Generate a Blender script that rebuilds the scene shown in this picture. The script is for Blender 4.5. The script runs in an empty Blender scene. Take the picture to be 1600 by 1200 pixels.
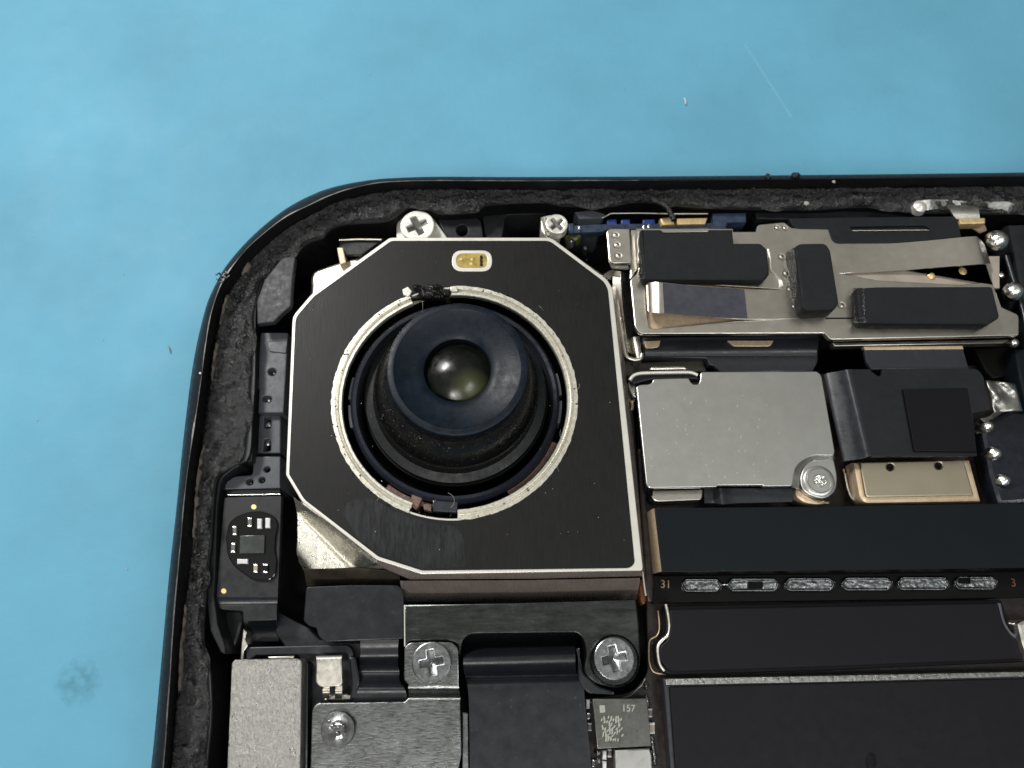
import bpy, bmesh, math, random
from mathutils import Vector, Matrix, noise
random.seed(7)
S = bpy.context.scene
C = S.collection
S.unit_settings.system = 'METRIC'
S.unit_settings.scale_length = 0.001          # one unit is one millimetre

# ------------------------------------------------------------------ camera
F = 1200.0                                     # focal length in pixels of a 1600 px wide picture
cX = Vector((1.0, .02, -.0257)).normalized()
cY = Vector((-100.0, 3460.0, -1200.0)).normalized()
cY = (cY - cX * cY.dot(cX)).normalized()
cZ = cX.cross(cY)
R = Matrix((cX, cY, cZ))                       # camera space -> world
DIST = 31.0
CAM = Vector((0, 0, 7.5)) - (R @ Vector((0, 0, -1))) * DIST
cam_d = bpy.data.cameras.new('camera')
cam_d.sensor_width = 36; cam_d.lens = 36 * F / 1600
cam_d.clip_start = .5; cam_d.clip_end = 2000
cam = bpy.data.objects.new('camera', cam_d); C.objects.link(cam)
cam.matrix_world = Matrix.Translation(CAM) @ R.to_4x4()
cam_d.dof.use_dof = True
cam_d.dof.focus_distance = DIST - .8
cam_d.dof.aperture_fstop = .11
S.camera = cam

# ------------------------------------------------------------------ world, lamps, exposure
W = bpy.data.worlds.new('World'); S.world = W; W.use_nodes = True
wn, wl = W.node_tree.nodes, W.node_tree.links
wn.clear()
wo = wn.new('ShaderNodeOutputWorld'); wb = wn.new('ShaderNodeBackground')
tc = wn.new('ShaderNodeTexCoord'); sep = wn.new('ShaderNodeSeparateXYZ'); wr = wn.new('ShaderNodeValToRGB')
wl.new(tc.outputs['Generated'], sep.inputs[0]); wl.new(sep.outputs['Z'], wr.inputs[0])
wr.color_ramp.elements[0].position = .05; wr.color_ramp.elements[0].color = (.07, .062, .055, 1)
wr.color_ramp.elements[1].position = .95; wr.color_ramp.elements[1].color = (.44, .435, .40, 1)
e = wr.color_ramp.elements.new(.6); e.color = (.15, .155, .155, 1)
wno = wn.new('ShaderNodeTexNoise'); wno.inputs['Scale'].default_value = 2.2; wno.inputs['Detail'].default_value = 2
wl.new(tc.outputs['Generated'], wno.inputs['Vector'])
wmr = wn.new('ShaderNodeMapRange'); wl.new(wno.outputs[0], wmr.inputs[0])
for i_, v_ in enumerate((.3, .7, .68, 1.25)): wmr.inputs[i_ + 1].default_value = v_
wvm = wn.new('ShaderNodeVectorMath'); wvm.operation = 'SCALE'; wl.new(wr.outputs[0], wvm.inputs[0]); wl.new(wmr.outputs[0], wvm.inputs['Scale'])
wl.new(wvm.outputs[0], wb.inputs[0]); wl.new(wb.outputs[0], wo.inputs[0]); wb.inputs[1].default_value = 1.0

def area(name, loc, target, sx, sy, power, col):
    d = bpy.data.lights.new(name, 'AREA'); d.shape = 'RECTANGLE'; d.size = sx; d.size_y = sy
    d.energy = power; d.color = col
    o = bpy.data.objects.new(name, d); C.objects.link(o); o.location = loc
    o.rotation_euler = (Vector(target) - Vector(loc)).to_track_quat('-Z', 'Y').to_euler()
    return o
area('bench_lamp', (-75, 75, 125), (-4, 4, 6), 36, 24, 2.0e5, (1, .985, .95))
area('bench_lamp_front', (-22, -84, 132), (0, 0, 6), 46, 16, .75e5, (1, .975, .93))
area('ceiling_lamp', (75, -60, 170), (0, 0, 6), 60, 30, .6e5, (.95, .98, 1))
S.view_settings.view_transform = 'Standard'; S.view_settings.look = 'None'
S.view_settings.exposure = 0; S.view_settings.gamma = 1
S.render.resolution_x = 1024; S.render.resolution_y = 768
S.render.engine = 'CYCLES'

# ------------------------------------------------------------------ helpers
def P(px, py, z):
    """point of the scene at height z that the lens sees at photo pixel (px, py)"""
    d = R @ Vector(((px - 800) / F, (600 - py) / F, -1))
    t = (z - CAM.z) / d.z
    return CAM + d * t
def PX(w):
    c = R.transposed() @ (w - CAM)
    return 800 + F * c.x / -c.z, 600 - F * c.y / -c.z
def mmpp(px, py, z):
    return (P(px + 5, py, z) - P(px - 5, py, z)).length / 10

def rnd(pts, r=0, n=5):
    """round the corners of a closed outline; a point may carry its own radius as third number"""
    out = []; N = len(pts)
    for i in range(N):
        p = Vector(pts[i][:2]); a = Vector(pts[i - 1][:2]); b = Vector(pts[(i + 1) % N][:2])
        rr = pts[i][2] if len(pts[i]) > 2 else r
        la, lb = (a - p).length, (b - p).length
        if rr <= 0 or la < 1e-4 or lb < 1e-4: out.append((p.x, p.y)); continue
        k = min(rr, la * .49, lb * .49)
        p0 = p + (a - p) / la * k; p1 = p + (b - p) / lb * k
        for j in range(n + 1):
            t = j / n
            q = p0 * (1 - t) ** 2 + p * 2 * t * (1 - t) + p1 * t * t
            out.append((q.x, q.y))
    return out
def circ(cx, cy, r, n=40, ry=None):
    ry = r * .945 if ry is None else ry
    return [(cx + r * math.cos(2 * math.pi * i / n), cy + ry * math.sin(2 * math.pi * i / n)) for i in range(n)]
def cat(rows, n=6):
    """Catmull-Rom resampling of a list of point rows"""
    out = []
    for i in range(len(rows) - 1):
        a, b, c, d = rows[max(i - 1, 0)], rows[i], rows[i + 1], rows[min(i + 2, len(rows) - 1)]
        for k in range(n):
            t = k / n
            out.append([tuple(.5 * ((2 * b[j][m]) + (-a[j][m] + c[j][m]) * t + (2 * a[j][m] - 5 * b[j][m] + 4 * c[j][m] - d[j][m]) * t * t
                        + (-a[j][m] + 3 * b[j][m] - 3 * c[j][m] + d[j][m]) * t ** 3) for m in range(len(b[j]))) for j in range(len(b))])
    out.append([tuple(p) for p in rows[-1]])
    return out
def resample(pts, n):
    v = [Vector(p) for p in pts]; L = [0]
    for a, b in zip(v, v[1:]): L.append(L[-1] + (b - a).length)
    out = []; j = 0
    for i in range(n):
        s = L[-1] * i / (n - 1)
        while j < len(v) - 2 and L[j + 1] < s: j += 1
        t = (s - L[j]) / max(L[j + 1] - L[j], 1e-9)
        out.append(v[j].lerp(v[j + 1], t))
    return out

THINGS = []
def thing(name, label, category, group=None, kind=None):
    o = bpy.data.objects.new(name, None); C.objects.link(o)
    o['label'] = label; o['category'] = category
    if group: o['group'] = group
    if kind: o['kind'] = kind
    o.empty_display_size = 1
    THINGS.append(o)
    return o
def link(name, me, mat, parent=None, ang=35, label=None, flat=False):
    o = bpy.data.objects.new(name, me); C.objects.link(o)
    me.materials.clear(); me.materials.append(mat)
    bm = bmesh.new(); bm.from_mesh(me)
    bmesh.ops.remove_doubles(bm, verts=bm.verts, dist=1e-4)
    bmesh.ops.recalc_face_normals(bm, faces=bm.faces)
    for f in bm.faces: f.smooth = True; f.material_index = 0
    for ed in bm.edges:
        if len(ed.link_faces) == 2:
            a, b = ed.link_faces
            if ed.calc_face_angle(0) > math.radians(ang): ed.smooth = False
            elif flat and (abs(a.normal.z) > .9995) != (abs(b.normal.z) > .9995): ed.smooth = False
    bm.to_mesh(me); bm.free()
    if parent: o.parent = parent
    if label: o['label'] = label
    return o
def plate(name, pts, z1, z0, mat, parent, bevel=.03, holes=(), r=0, world=False, label=None):
    """a solid sheet: outline given as photo pixels at its top height z1, straight walls down to z0"""
    cu = bpy.data.curves.new(name, 'CURVE'); cu.dimensions = '2D'; cu.fill_mode = 'BOTH'
    h = (z1 - z0) / 2; bevel = min(bevel, h * .45)
    cu.extrude = h - bevel; cu.bevel_depth = bevel; cu.offset = -bevel; cu.bevel_resolution = 1
    for k, o in enumerate([pts] + list(holes)):
        o = rnd(o, r if k == 0 else 0) if not world else o
        w = [P(x, y, z1) for x, y in o] if not world else [Vector((x, y, 0)) for x, y in o]
        sa = sum(w[i].x * w[(i + 1) % len(w)].y - w[(i + 1) % len(w)].x * w[i].y for i in range(len(w)))
        if (sa < 0) == (k == 0): w.reverse()
        sp = cu.splines.new('POLY'); sp.points.add(len(w) - 1); sp.use_cyclic_u = True
        for i, q in enumerate(w): sp.points[i].co = (q.x, q.y, 0, 1)
    tmp = bpy.data.objects.new('tmp', cu)
    me = bpy.data.meshes.new_from_object(tmp)
    bpy.data.objects.remove(tmp); bpy.data.curves.remove(cu)
    me.transform(Matrix.Translation((0, 0, (z1 + z0) / 2)))
    return link(name, me, mat, parent, label=label, flat=True)
def grid(name, rows, mat, parent, thick=0, ang=40, closed=False, label=None):
    """surface through rows of world points, optionally thickened downwards"""
    me = bpy.data.meshes.new(name); n, m = len(rows), len(rows[0])
    vs = [tuple(p) for r_ in rows for p in r_]; fs = []
    mm = m if closed else m - 1
    for i in range(n - 1):
        for j in range(mm):
            k = (j + 1) % m
            fs.append((i * m + j, i * m + k, (i + 1) * m + k, (i + 1) * m + j))
    if thick:
        o = len(vs); vs += [(x, y, z - thick) for x, y, z in vs]
        fs += [tuple(o + q for q in reversed(f)) for f in fs]
        for i in range(n - 1):
            for j in (0, m - 1):
                a, b = i * m + j, (i + 1) * m + j; fs.append((a, b, b + o, a + o))
        for j in range(m - 1):
            for i in (0, n - 1):
                a, b = i * m + j, i * m + j + 1; fs.append((a, b, b + o, a + o))
    me.from_pydata(vs, [], fs)
    return link(name, me, mat, parent, ang, label)
def loft(name, rows, mat, parent, thick=.08, n=6, label=None, ang=40):
    """rows of (px, py, z); smooth along the rows"""
    rr = cat(rows, n) if n > 1 else rows
    return grid(name, [[P(*p) for p in r_] for r_ in rr], mat, parent, thick, ang=ang, label=label)
def lathe(name, centre, prof, mat, parent, n=96, a0=0, a1=None, label=None, wob=None):
    """profile of (radius, z) in mm turned about a vertical axis through centre (x, y)"""
    full = a1 is None
    N = n if full else n + 1
    rows = []
    for i in range(N):
        a = (2 * math.pi * i / n) if full else a0 + (a1 - a0) * i / n
        rows.append([(centre[0] + (r_ + (wob(a, r_) if wob else 0)) * math.cos(a), centre[1] + (r_ + (wob(a, r_) if wob else 0)) * math.sin(a), z) for r_, z in prof])
    if full: rows.append(rows[0]); return grid(name, rows, mat, parent, label=label)
    m = len(prof); vs = [p for r_ in rows for p in r_]
    fs = [(i * m + j, i * m + (j + 1) % m, (i + 1) * m + (j + 1) % m, (i + 1) * m + j) for i in range(N - 1) for j in range(m)]
    fs += [tuple(range(m)), tuple((N - 1) * m + j for j in reversed(range(m)))]
    me = bpy.data.meshes.new(name); me.from_pydata(vs, [], fs)
    return link(name, me, mat, parent, label=label)
def tube(name, pts, rad, mat, parent=None, n=6, label=None, taper=False):
    pts = [Vector(p) for p in pts]; rows = []
    for i, p in enumerate(pts):
        d = (pts[min(i + 1, len(pts) - 1)] - pts[max(i - 1, 0)]).normalized()
        a = d.cross(Vector((0, 0, 1)))
        a = a.normalized() if a.length > 1e-4 else Vector((1, 0, 0))
        b = d.cross(a); rr = rad * (1 - .8 * i / len(pts)) if taper else rad
        rows.append([p + (a * math.cos(t) + b * math.sin(t)) * rr for t in [2 * math.pi * k / n for k in range(n)]])
    rows = [[p] * n for p in [pts[0]]] + rows + [[pts[-1]] * n]
    return grid(name, rows, mat, parent, closed=True, ang=80, label=label)
def textmesh(name, s, px, py, z, hpx, mat, parent, rot=0, depth=.02, label=None):
    cu = bpy.data.curves.new(name, 'FONT'); cu.body = s; cu.align_x = 'CENTER'; cu.align_y = 'CENTER'
    k = mmpp(px, py, z); cu.size = hpx * k / .7; cu.extrude = depth
    tmp = bpy.data.objects.new('tmp', cu); me = bpy.data.meshes.new_from_object(tmp)
    bpy.data.objects.remove(tmp); bpy.data.curves.remove(cu)
    me.transform(Matrix.Translation(P(px, py, z)) @ Matrix.Rotation(rot, 4, 'Z'))
    return link(name, me, mat, parent, label=label)

# ------------------------------------------------------------------ materials
def M(name, col, rough=.5, metal=0., cs=1.2, cvar=.12, rs=3., rvar=.12, bump=0., bs=8., stretch=None, spec=.5, coat=0.,
      dust=0., dcol=(.5, .5, .48), ds=9., sc=0., trans=0.):
    m = bpy.data.materials.new(name); m.use_nodes = True
    n, l = m.node_tree.nodes, m.node_tree.links; b = n['Principled BSDF']
    t = n.new('ShaderNodeTexCoord')
    def noi(scale, detail=4, st=None, rough_=.6):
        q = n.new('ShaderNodeTexNoise'); q.inputs['Scale'].default_value = scale; q.inputs['Detail'].default_value = detail
        q.inputs['Roughness'].default_value = rough_
        if st:
            mp = n.new('ShaderNodeMapping'); mp.inputs['Scale'].default_value = st
            l.new(t.outputs['Object'], mp.inputs[0]); l.new(mp.outputs[0], q.inputs['Vector'])
        else: l.new(t.outputs['Object'], q.inputs['Vector'])
        return q
    def ramp(src, a, bb, v0, v1):
        r_ = n.new('ShaderNodeMapRange'); l.new(src, r_.inputs[0])
        for i, v in enumerate((a, bb, v0, v1)): r_.inputs[i + 1].default_value = v
        return r_.outputs[0]
    c = n.new('ShaderNodeMix'); c.data_type = 'RGBA'
    c.inputs[6].default_value = (*[x * (1 - cvar) for x in col], 1); c.inputs[7].default_value = (*[min(1, x * (1 + cvar)) for x in col], 1)
    q = noi(cs, 5); l.new(ramp(q.outputs[0], .3, .7, 0, 1), c.inputs[0]); out = c.outputs[2]
    rsrc = ramp(noi(rs, 5, stretch).outputs[0], .3, .7, max(.02, rough - rvar), min(1, rough + rvar))
    if stretch:
        c2 = n.new('ShaderNodeMix'); c2.data_type = 'RGBA'; c2.blend_type = 'MULTIPLY'; c2.inputs[0].default_value = 1
        g = n.new('ShaderNodeCombineColor'); v = ramp(noi(rs * 1.7, 6, stretch, .8).outputs[0], .3, .7, 1 - 2.2 * cvar, 1)
        for i in range(3): l.new(v, g.inputs[i])
        l.new(out, c2.inputs[6]); l.new(g.outputs[0], c2.inputs[7]); out = c2.outputs[2]
    if dust:
        d = n.new('ShaderNodeMix'); d.data_type = 'RGBA'; d.inputs[7].default_value = (*dcol, 1)
        vo = noi(ds, 2, None, .5); big = noi(.7, 3)
        mu = n.new('ShaderNodeMath'); mu.operation = 'MULTIPLY'
        l.new(ramp(vo.outputs[0], .66, .74, 0, dust), mu.inputs[0]); l.new(ramp(big.outputs[0], .42, .62, .15, 1), mu.inputs[1])
        l.new(mu.outputs[0], d.inputs[0]); l.new(out, d.inputs[6]); out = d.outputs[2]
    l.new(out, b.inputs['Base Color']); l.new(rsrc, b.inputs['Roughness'])
    b.inputs['Metallic'].default_value = metal; b.inputs['Specular IOR Level'].default_value = spec
    b.inputs['Coat Weight'].default_value = coat; b.inputs['Coat Roughness'].default_value = .08
    if trans: b.inputs['Transmission Weight'].default_value = trans
    if bump or sc:
        bp = n.new('ShaderNodeBump'); bp.inputs['Strength'].default_value = 1
        bp.inputs['Distance'].default_value = bump or .004
        src = noi(bs, 6, stretch, .65).outputs[0]
        l.new(src, bp.inputs['Height']); l.new(bp.outputs[0], b.inputs['Normal'])
    return m
m_mat = M('blue_rubber', (.122, .358, .503), .62, cs=.09, cvar=.11, rs=.3, rvar=.08, bump=.02, bs=2.5, spec=.3, dust=.14, ds=.9, dcol=(.10, .28, .37))
m_frame = M('black_anodised', (.009, .009, .011), .46, cs=2, rs=5, rvar=.12, dust=.6, ds=11, dcol=(.16, .16, .15), bump=.006, bs=5, spec=.3)
m_shelf = M('grey_plastic_ledge', (.034, .036, .040), .5, rs=4, rvar=.15, bump=.02, bs=6, cvar=.25, dust=.3, ds=10, dcol=(.13, .13, .13), spec=.4)
m_glue = M('black_adhesive', (.0125, .013, .0145), .28, cs=1.6, cvar=.6, rs=3, rvar=.18, bump=.26, bs=2.6, dust=.4, ds=12, dcol=(.20, .20, .19), spec=.8)  # pale dust specks in the colour also serve as white sparkle
m_ridge = M('brown_residue', (.115, .10, .08), .5, cs=3, cvar=.6, bump=.06, bs=7)
m_floor = M('black_interior', (.003, .003, .0035), .6, bump=.02, bs=3, spec=.2)
m_wall = M('dark_magnesium', (.011, .012, .014), .45, bump=.015, bs=4, cvar=.2, spec=.35)
m_gpl = M('slate_plastic', (.065, .072, .085), .42, cs=2, cvar=.12, bump=.006, bs=6, dust=.15, ds=8, dcol=(.3, .3, .3), spec=.4)
m_plate = M('brushed_black', (.0095, .0095, .0095), .42, metal=0, rs=3, rvar=.08, stretch=(9, .35, 1), cvar=.18, spec=.25, bump=.002, bs=3)
m_smudge = M('smudge_film', (.0155, .0175, .020), .35, rs=1.5, rvar=.12, stretch=(5, .8, 1), cvar=.35, spec=.38)
m_lip = M('polished_steel', (.72, .70, .64), .38, metal=.5, cs=1, cvar=.02, rs=2, rvar=.04)
m_ring = M('worn_nickel', (.68, .66, .58), .36, metal=.75, cs=5, cvar=.08, rs=8, rvar=.10, bump=.004, bs=12, dust=.6, ds=9, dcol=(.10, .09, .07))
m_steel = M('satin_steel', (.55, .55, .525), .36, metal=1, cs=.5, cvar=.025, rs=2, rvar=.02, bump=.0006, bs=10)
m_tan = M('tan_steel', (.60, .565, .50), .34, metal=1, cs=.8, cvar=.06, rs=2, rvar=.06, bump=.002, bs=9)
m_side = M('bronze_side', (.60, .50, .45), .30, metal=.6, rs=2, stretch=(8, .6, 1), cvar=.12)
m_can = M('pressed_nickel', (.66, .635, .57), .36, metal=1, cs=2, cvar=.1, bump=.012, bs=4)
m_gold = M('gold', (.74, .56, .28), .4, metal=.6, cs=5, cvar=.2, bump=.01, bs=10)
m_brass = M('brass_side', (.74, .58, .40), .38, metal=.5, cs=2, stretch=(4, 1, 1), cvar=.12)
m_blackm = M('matte_black_tape', (.010, .0115, .014), .55, cs=1, cvar=.12, bump=.004, bs=12, spec=.28)
m_foam = M('black_foam', (.011, .0125, .014), .75, bump=.01, bs=14, cvar=.12, spec=.25)
m_rib = M('glossy_black_tear', (.012, .012, .012), .22, bump=.06, bs=9)
m_flex = M('black_flex', (.008, .0095, .013), .33, cs=1, cvar=.15, rs=2, rvar=.06, bump=.003, bs=8, dust=.06, ds=7, spec=.45)
m_flexg = M('grey_flex', (.022, .024, .030), .34, cs=1, cvar=.12, bump=.003, bs=6, spec=.45)
m_brk = M('dark_bracket', (.075, .08, .08), .30, metal=.9, rs=1.5, rvar=.10, stretch=(.6, 3, 1), cvar=.25, dust=.25, ds=10, dcol=(.4, .4, .38))
m_brush = M('brushed_steel', (.25, .26, .26), .30, metal=1, rs=4, rvar=.14, stretch=(.8, 5, 1), cvar=.26, bump=.008, bs=4)
m_scrD = M('screw_steel', (.27, .28, .29), .28, metal=1, rs=6, cvar=.15, bump=.005, bs=8, dust=.2, ds=10, dcol=(.5, .5, .5))
m_scrL = M('screw_nickel', (.84, .82, .75), .36, metal=.6, rs=6, cvar=.08, bump=.003, bs=5, dust=.25, ds=7, dcol=(.1, .1, .09))
m_cast = M('cast_nickel', (.58, .565, .53), .34, metal=.95, cs=9, cvar=.14, bump=.10, bs=7, rvar=.1, stretch=(1.3, .75, 1))
m_chip = M('black_package', (.004, .0068, .0095), .45, cs=.6, cvar=.1, rs=1, rvar=.04, bump=.001, bs=12, spec=.17)
m_pack = M('charcoal_package', (.0055, .0055, .0075), .5, cs=.6, cvar=.08, rvar=.05, bump=.001, bs=12, spec=.17)
m_board = M('logic_board', (.018, .012, .011), .35, cs=3, cvar=.35, bump=.01, bs=4, dust=.2, ds=6, dcol=(.15, .12, .08), spec=.35)
m_solder = M('solder', (.80, .80, .78), .2, metal=1, bump=.03, bs=5)
m_tin = M('rough_tin', (.22, .23, .235), .36, metal=1, bump=.012, bs=6, cvar=.25)
m_cap = M('capacitor_body', (.12, .115, .11), .4, cvar=.2)
m_capw = M('capacitor_tan', (.35, .30, .22), .45, cvar=.2)
m_white = M('white_component', (.62, .62, .64), .35, cvar=.1)
m_epoxy = M('glossy_epoxy', (.004, .004, .005), .08, rvar=.03, bump=.01, bs=1.5)
m_die = M('bare_die', (.055, .060, .058), .25, metal=.3, cvar=.05)
m_pad = M('gold_pad', (.85, .66, .28), .35, metal=.5, cvar=.05)
m_pcb = M('black_flex_board', (.014, .015, .017), .42, cs=1, cvar=.08, bump=.002, bs=12, spec=.35)
m_barrel = M('lens_barrel_black', (.006, .006, .006), .30, rs=4, rvar=.15, dust=.6, ds=12, dcol=(.20, .19, .16), bump=.008, bs=8)
m_cres = M('speckled_grey', (.012, .0135, .0145), .45, cs=14, cvar=.4, bump=.006, bs=16, dust=.25, ds=16, dcol=(.06, .06, .06), spec=.3)
m_navy = M('navy_anodised', (.0035, .0075, .0145), .42, cs=1.5, cvar=.3, rs=3, rvar=.10, dust=.5, ds=15, dcol=(.04, .05, .075), bump=.004, bs=9, spec=.22)
m_hold = M('holder_black_blue', (.018, .021, .032), .28, rs=3, rvar=.08, dust=.1, ds=10, dcol=(.12, .12, .14), spec=.6)
m_gap = M('gap_black', (.003, .003, .003), .5, spec=.12)
m_glass = M('lens_glass', (.003, .004, .003), .24, rvar=.08, rs=3, cs=1.2, cvar=.5, dust=.4, ds=8, dcol=(.06, .06, .035), spec=.4)
m_olive = M('olive_coating', (.075, .080, .022), .30, cs=2.2, cvar=.5)
m_copper = M('copper_coil', (.14, .085, .065), .5, metal=.2, cs=5, cvar=.3, bump=.03, bs=9)
m_blue = M('blue_board', (.028, .042, .075), .35, cs=3, cvar=.35, bump=.01, bs=5, spec=.4)
m_bluec = M('blue_component', (.02, .05, .20), .3, cs=3, cvar=.3)
m_ink = M('laser_mark', (.36, .37, .31), .5, cvar=.15)
m_inkg = M('gold_print', (.30, .21, .12), .5, cvar=.3, cs=8)
m_inko = M('orange_print', (.14, .05, .02), .5, cvar=.3, cs=8)
m_mem = M('etched_package', (.095, .098, .088), .36, metal=.5, rs=4, cvar=.22, bump=.01, bs=6, dust=.5, ds=9, dcol=(.22, .22, .2))
m_foil = M('wrinkled_foil', (.40, .395, .37), .36, metal=1, bump=.05, bs=1.6)
m_reflection = M('violet_reflection', (.13, .13, .165), .34, metal=.8, cs=1.5, cvar=.1)
m_worn = M('worn_edge_metal', (.22, .22, .21), .45, metal=.7, cs=4, cvar=.4)
m_flash = M('flash_gold', (.42, .31, .09), .35, metal=.5, cs=3, cvar=.18, bump=.004, bs=9)
m_corner = M('pressed_steel', (.70, .68, .60), .30, metal=.9, cs=3, cvar=.15, bump=.035, bs=10, rs=4)
m_sided = M('smoky_side', (.11, .095, .07), .3, metal=.5, cs=1, cvar=.4)
m_riv = M('rivet_steel', (.22, .225, .225), .24, metal=1, rs=4, cvar=.15, bump=.01, bs=4)
m_edge = M('grainy_edge', (.33, .33, .315), .36, metal=1, cs=5, cvar=.3, bump=.06, bs=6)
m_gcan = M('golden_can', (.56, .50, .37), .36, metal=1, cs=.6, cvar=.04, rs=1, rvar=.02)
m_rec = M('recess_shade', (.13, .13, .125), .4, metal=.6, cs=5, cvar=.3)  # darker copy for the bright screws, recess shade put into the colour
m_navy2 = M('navy_gloss', (.006, .008, .014), .3, cs=2, cvar=.3, bump=.02, bs=2, spec=.5)
m_under = M('grey_underlayer', (.30, .26, .22), .5, cs=.8, cvar=.2)
m_flake = M('glossy_flake', (.025, .026, .028), .18, spec=.9, bump=.02, bs=9)
m_greycan = M('grey_can', (.36, .36, .34), .4, metal=.9, cs=1, cvar=.06)
m_lint = M('lint', (.35, .36, .33), .8)
m_dlint = M('dark_lint', (.03, .035, .03), .7)
m_debris = M('black_debris', (.012, .012, .012), .22, bump=.08, bs=6, dust=.3, ds=6)

# ================================================================== the setting
mat_o = None
me = bpy.data.meshes.new('mat')
me.from_pydata([(-420, -420, 0), (420, -420, 0), (420, 420, 0), (-420, 420, 0)], [], [(0, 1, 2, 3)])
mat_o = link('table_mat', me, m_mat); mat_o['kind'] = 'structure'; mat_o['label'] = 'matt light blue rubber work mat under the phone'; mat_o['category'] = 'mat'

# ================================================================== phone body
phone = thing('phone_body', 'opened black smartphone frame with torn adhesive on its rounded corner, lying on the blue mat', 'phone frame')
ZR = 7.7
o_out = [(206, 1420), (222, 1310), (236, 1200), (246, 1100), (255, 1000), (264, 900), (275, 800), (285, 700), (297, 600), (306, 545), (315, 505), (325, 470),
         (340, 438), (355, 413), (385, 378), (420, 346), (455, 321), (495, 301), (530, 290), (580, 281), (630, 277.5), (690, 276), (800, 276.5), (950, 276),
         (1100, 275), (1200, 274), (1400, 272), (1600, 269.5), (1760, 267), (1900, 265)]
o_edge = [(229, 1420), (243, 1310), (256, 1200), (265, 1080), (272, 975), (280, 880), (292, 750), (304, 670), (314, 600), (322, 540), (330, 493), (341, 457),
          (355, 430), (380, 396), (407, 370), (445, 341), (482, 322), (530, 301), (582, 288), (632, 284), (690, 283), (800, 283.5), (950, 283),
          (1100, 282), (1200, 281), (1400, 279), (1600, 276), (1760, 274), (1900, 272)]
o_ain = [(240, 1420), (252, 1310), (265, 1180), (272, 1100), (282, 1000), (290, 930), (298, 868), (308, 725), (318, 645), (328, 560), (337, 512), (350, 468),
         (372, 432), (400, 398), (440, 362), (490, 331), (540, 309), (600, 297), (700, 293), (900, 295), (1100, 294), (1200, 293), (1400, 291), (1600, 288), (1760, 286), (1900, 284)]
o_in = [(312, 1420), (318, 1310), (323, 1200), (330, 1120), (328, 1050), (318, 1000), (322, 920), (330, 840), (334, 780), (340, 745), (362, 727), (388, 715), (394, 650),
        (398, 590), (399, 500), (401, 478), (411, 440), (440, 402), (457, 399), (480, 378), (505, 370), (514, 358), (540, 349), (600, 345), (618, 337), (640, 323), (668, 326), (690, 333),
        (745, 330), (760, 319), (850, 315), (878, 320), (950, 321), (1000, 314), (1080, 322), (1160, 325), (1275, 326), (1350, 322), (1425, 330), (1600, 333), (1760, 331), (1900, 330)]
NS = 260
def rail(px, z, n=NS):
    sm = [r_[0] for r_ in cat([[p] for p in px], 8)]
    return [P(q.x, q.y, z) for q in resample(sm, n)]
def mix(a, b, t): return [p.lerp(q, t) for p, q in zip(a, b)]
r_out = rail(o_out, 7.1); r_edge = rail(o_edge, ZR)
def dz(rl, z): return [Vector((p.x, p.y, z)) for p in rl]
r_ai = rail(o_ain, 6.95)
band = [dz(r_out, .55), dz(r_out, 1.2), dz(r_out, 6.6), r_out, dz(mix(r_out, r_edge, .45), 7.5), dz(mix(r_out, r_edge, .85), 7.68), dz(r_edge, 7.72), dz(mix(r_edge, r_ai, .12), 7.69),
        dz(mix(r_edge, r_ai, .2), 7.55), dz(mix(r_edge, r_ai, .45), 7.2), dz(mix(r_edge, r_ai, .6), 6.85), dz(r_ai, 6.8)]
grid('side_frame', [list(c) for c in zip(*band)], m_frame, phone, ang=60)
# bright worn line along the outer edge
wl_ = []
for i, (a, b) in enumerate(zip(r_edge, mix(r_out, r_edge, .86))):
    k = .45 + .55 * noise.noise(Vector((a.x * .9, a.y * .9, 3)))
    f = max(.08, min(1, k))
    wl_.append([Vector((a.x, a.y, 7.727)), Vector((a.x + (b.x - a.x) * f, a.y + (b.y - a.y) * f, 7.712))])
grid('worn_edge', wl_[:170], m_worn, phone)
# notch of the antenna line
# ledge under the adhesive
r_in = rail(o_in, 6.6)
grid('ledge', [list(c) for c in zip(dz(r_ai, 6.7), dz(r_in, 6.6), dz(r_in, 6.45))], m_shelf, phone, ang=50)
grid('ledge_wall', [list(c) for c in zip(dz(r_in, 6.44), dz(r_in, 3.0))], m_floor, phone)  # drop wall coloured black to stand for the shadow on it
# rough adhesive
NA, MA = 900, 22
ra, rb = rail(o_ain, 6.82, NA), rail(o_in, 6.82, NA)
rows = []
for i in range(NA):
    row = []
    for j in range(MA):
        t = j / (MA - 1); t2 = .02 + .9 * t
        if .30 < i / NA < 10:
            pass
        p = ra[i].lerp(rb[i], t2)
        n1 = noise.fractal(Vector((p.x * 1.1, p.y * 1.1, 0)), .8, 2.0, 5)
        n2 = noise.ridged_multi_fractal(Vector((p.x * 2.0, p.y * 2.0, 7)), .9, 2.1, 5, 1.0, 2.0)
        edge = min(1, t * 5, (1 - t) * 4 + .0)
        hump = .16 * math.exp(-((t - .12) / .10) ** 2)
        n3 = noise.fractal(Vector((p.x * 4.5, p.y * 4.5, 17)), .9, 2.0, 3)
        z = 6.72 + edge * (.10 + .22 * n1 + .11 * (n2 - 1) + .07 * n3) + hump
        q = p + (rb[i] - ra[i]).normalized() * (.16 * n1 * math.sin(math.pi * t))
        if j == MA - 1: q += (rb[i] - ra[i]).normalized() * (.28 * noise.noise(Vector((p.x * .9, p.y * .9, 9)))); z = 6.62
        row.append((q.x, q.y, max(z, 6.60 if j == MA - 1 else 6.68)))
    rows.append(row)
grid('adhesive', rows, m_glue, phone, ang=180)
ridge = []
rr1, rr2 = rail(o_ain, 6.95, NA), rail(o_in, 6.9, NA)
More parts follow.
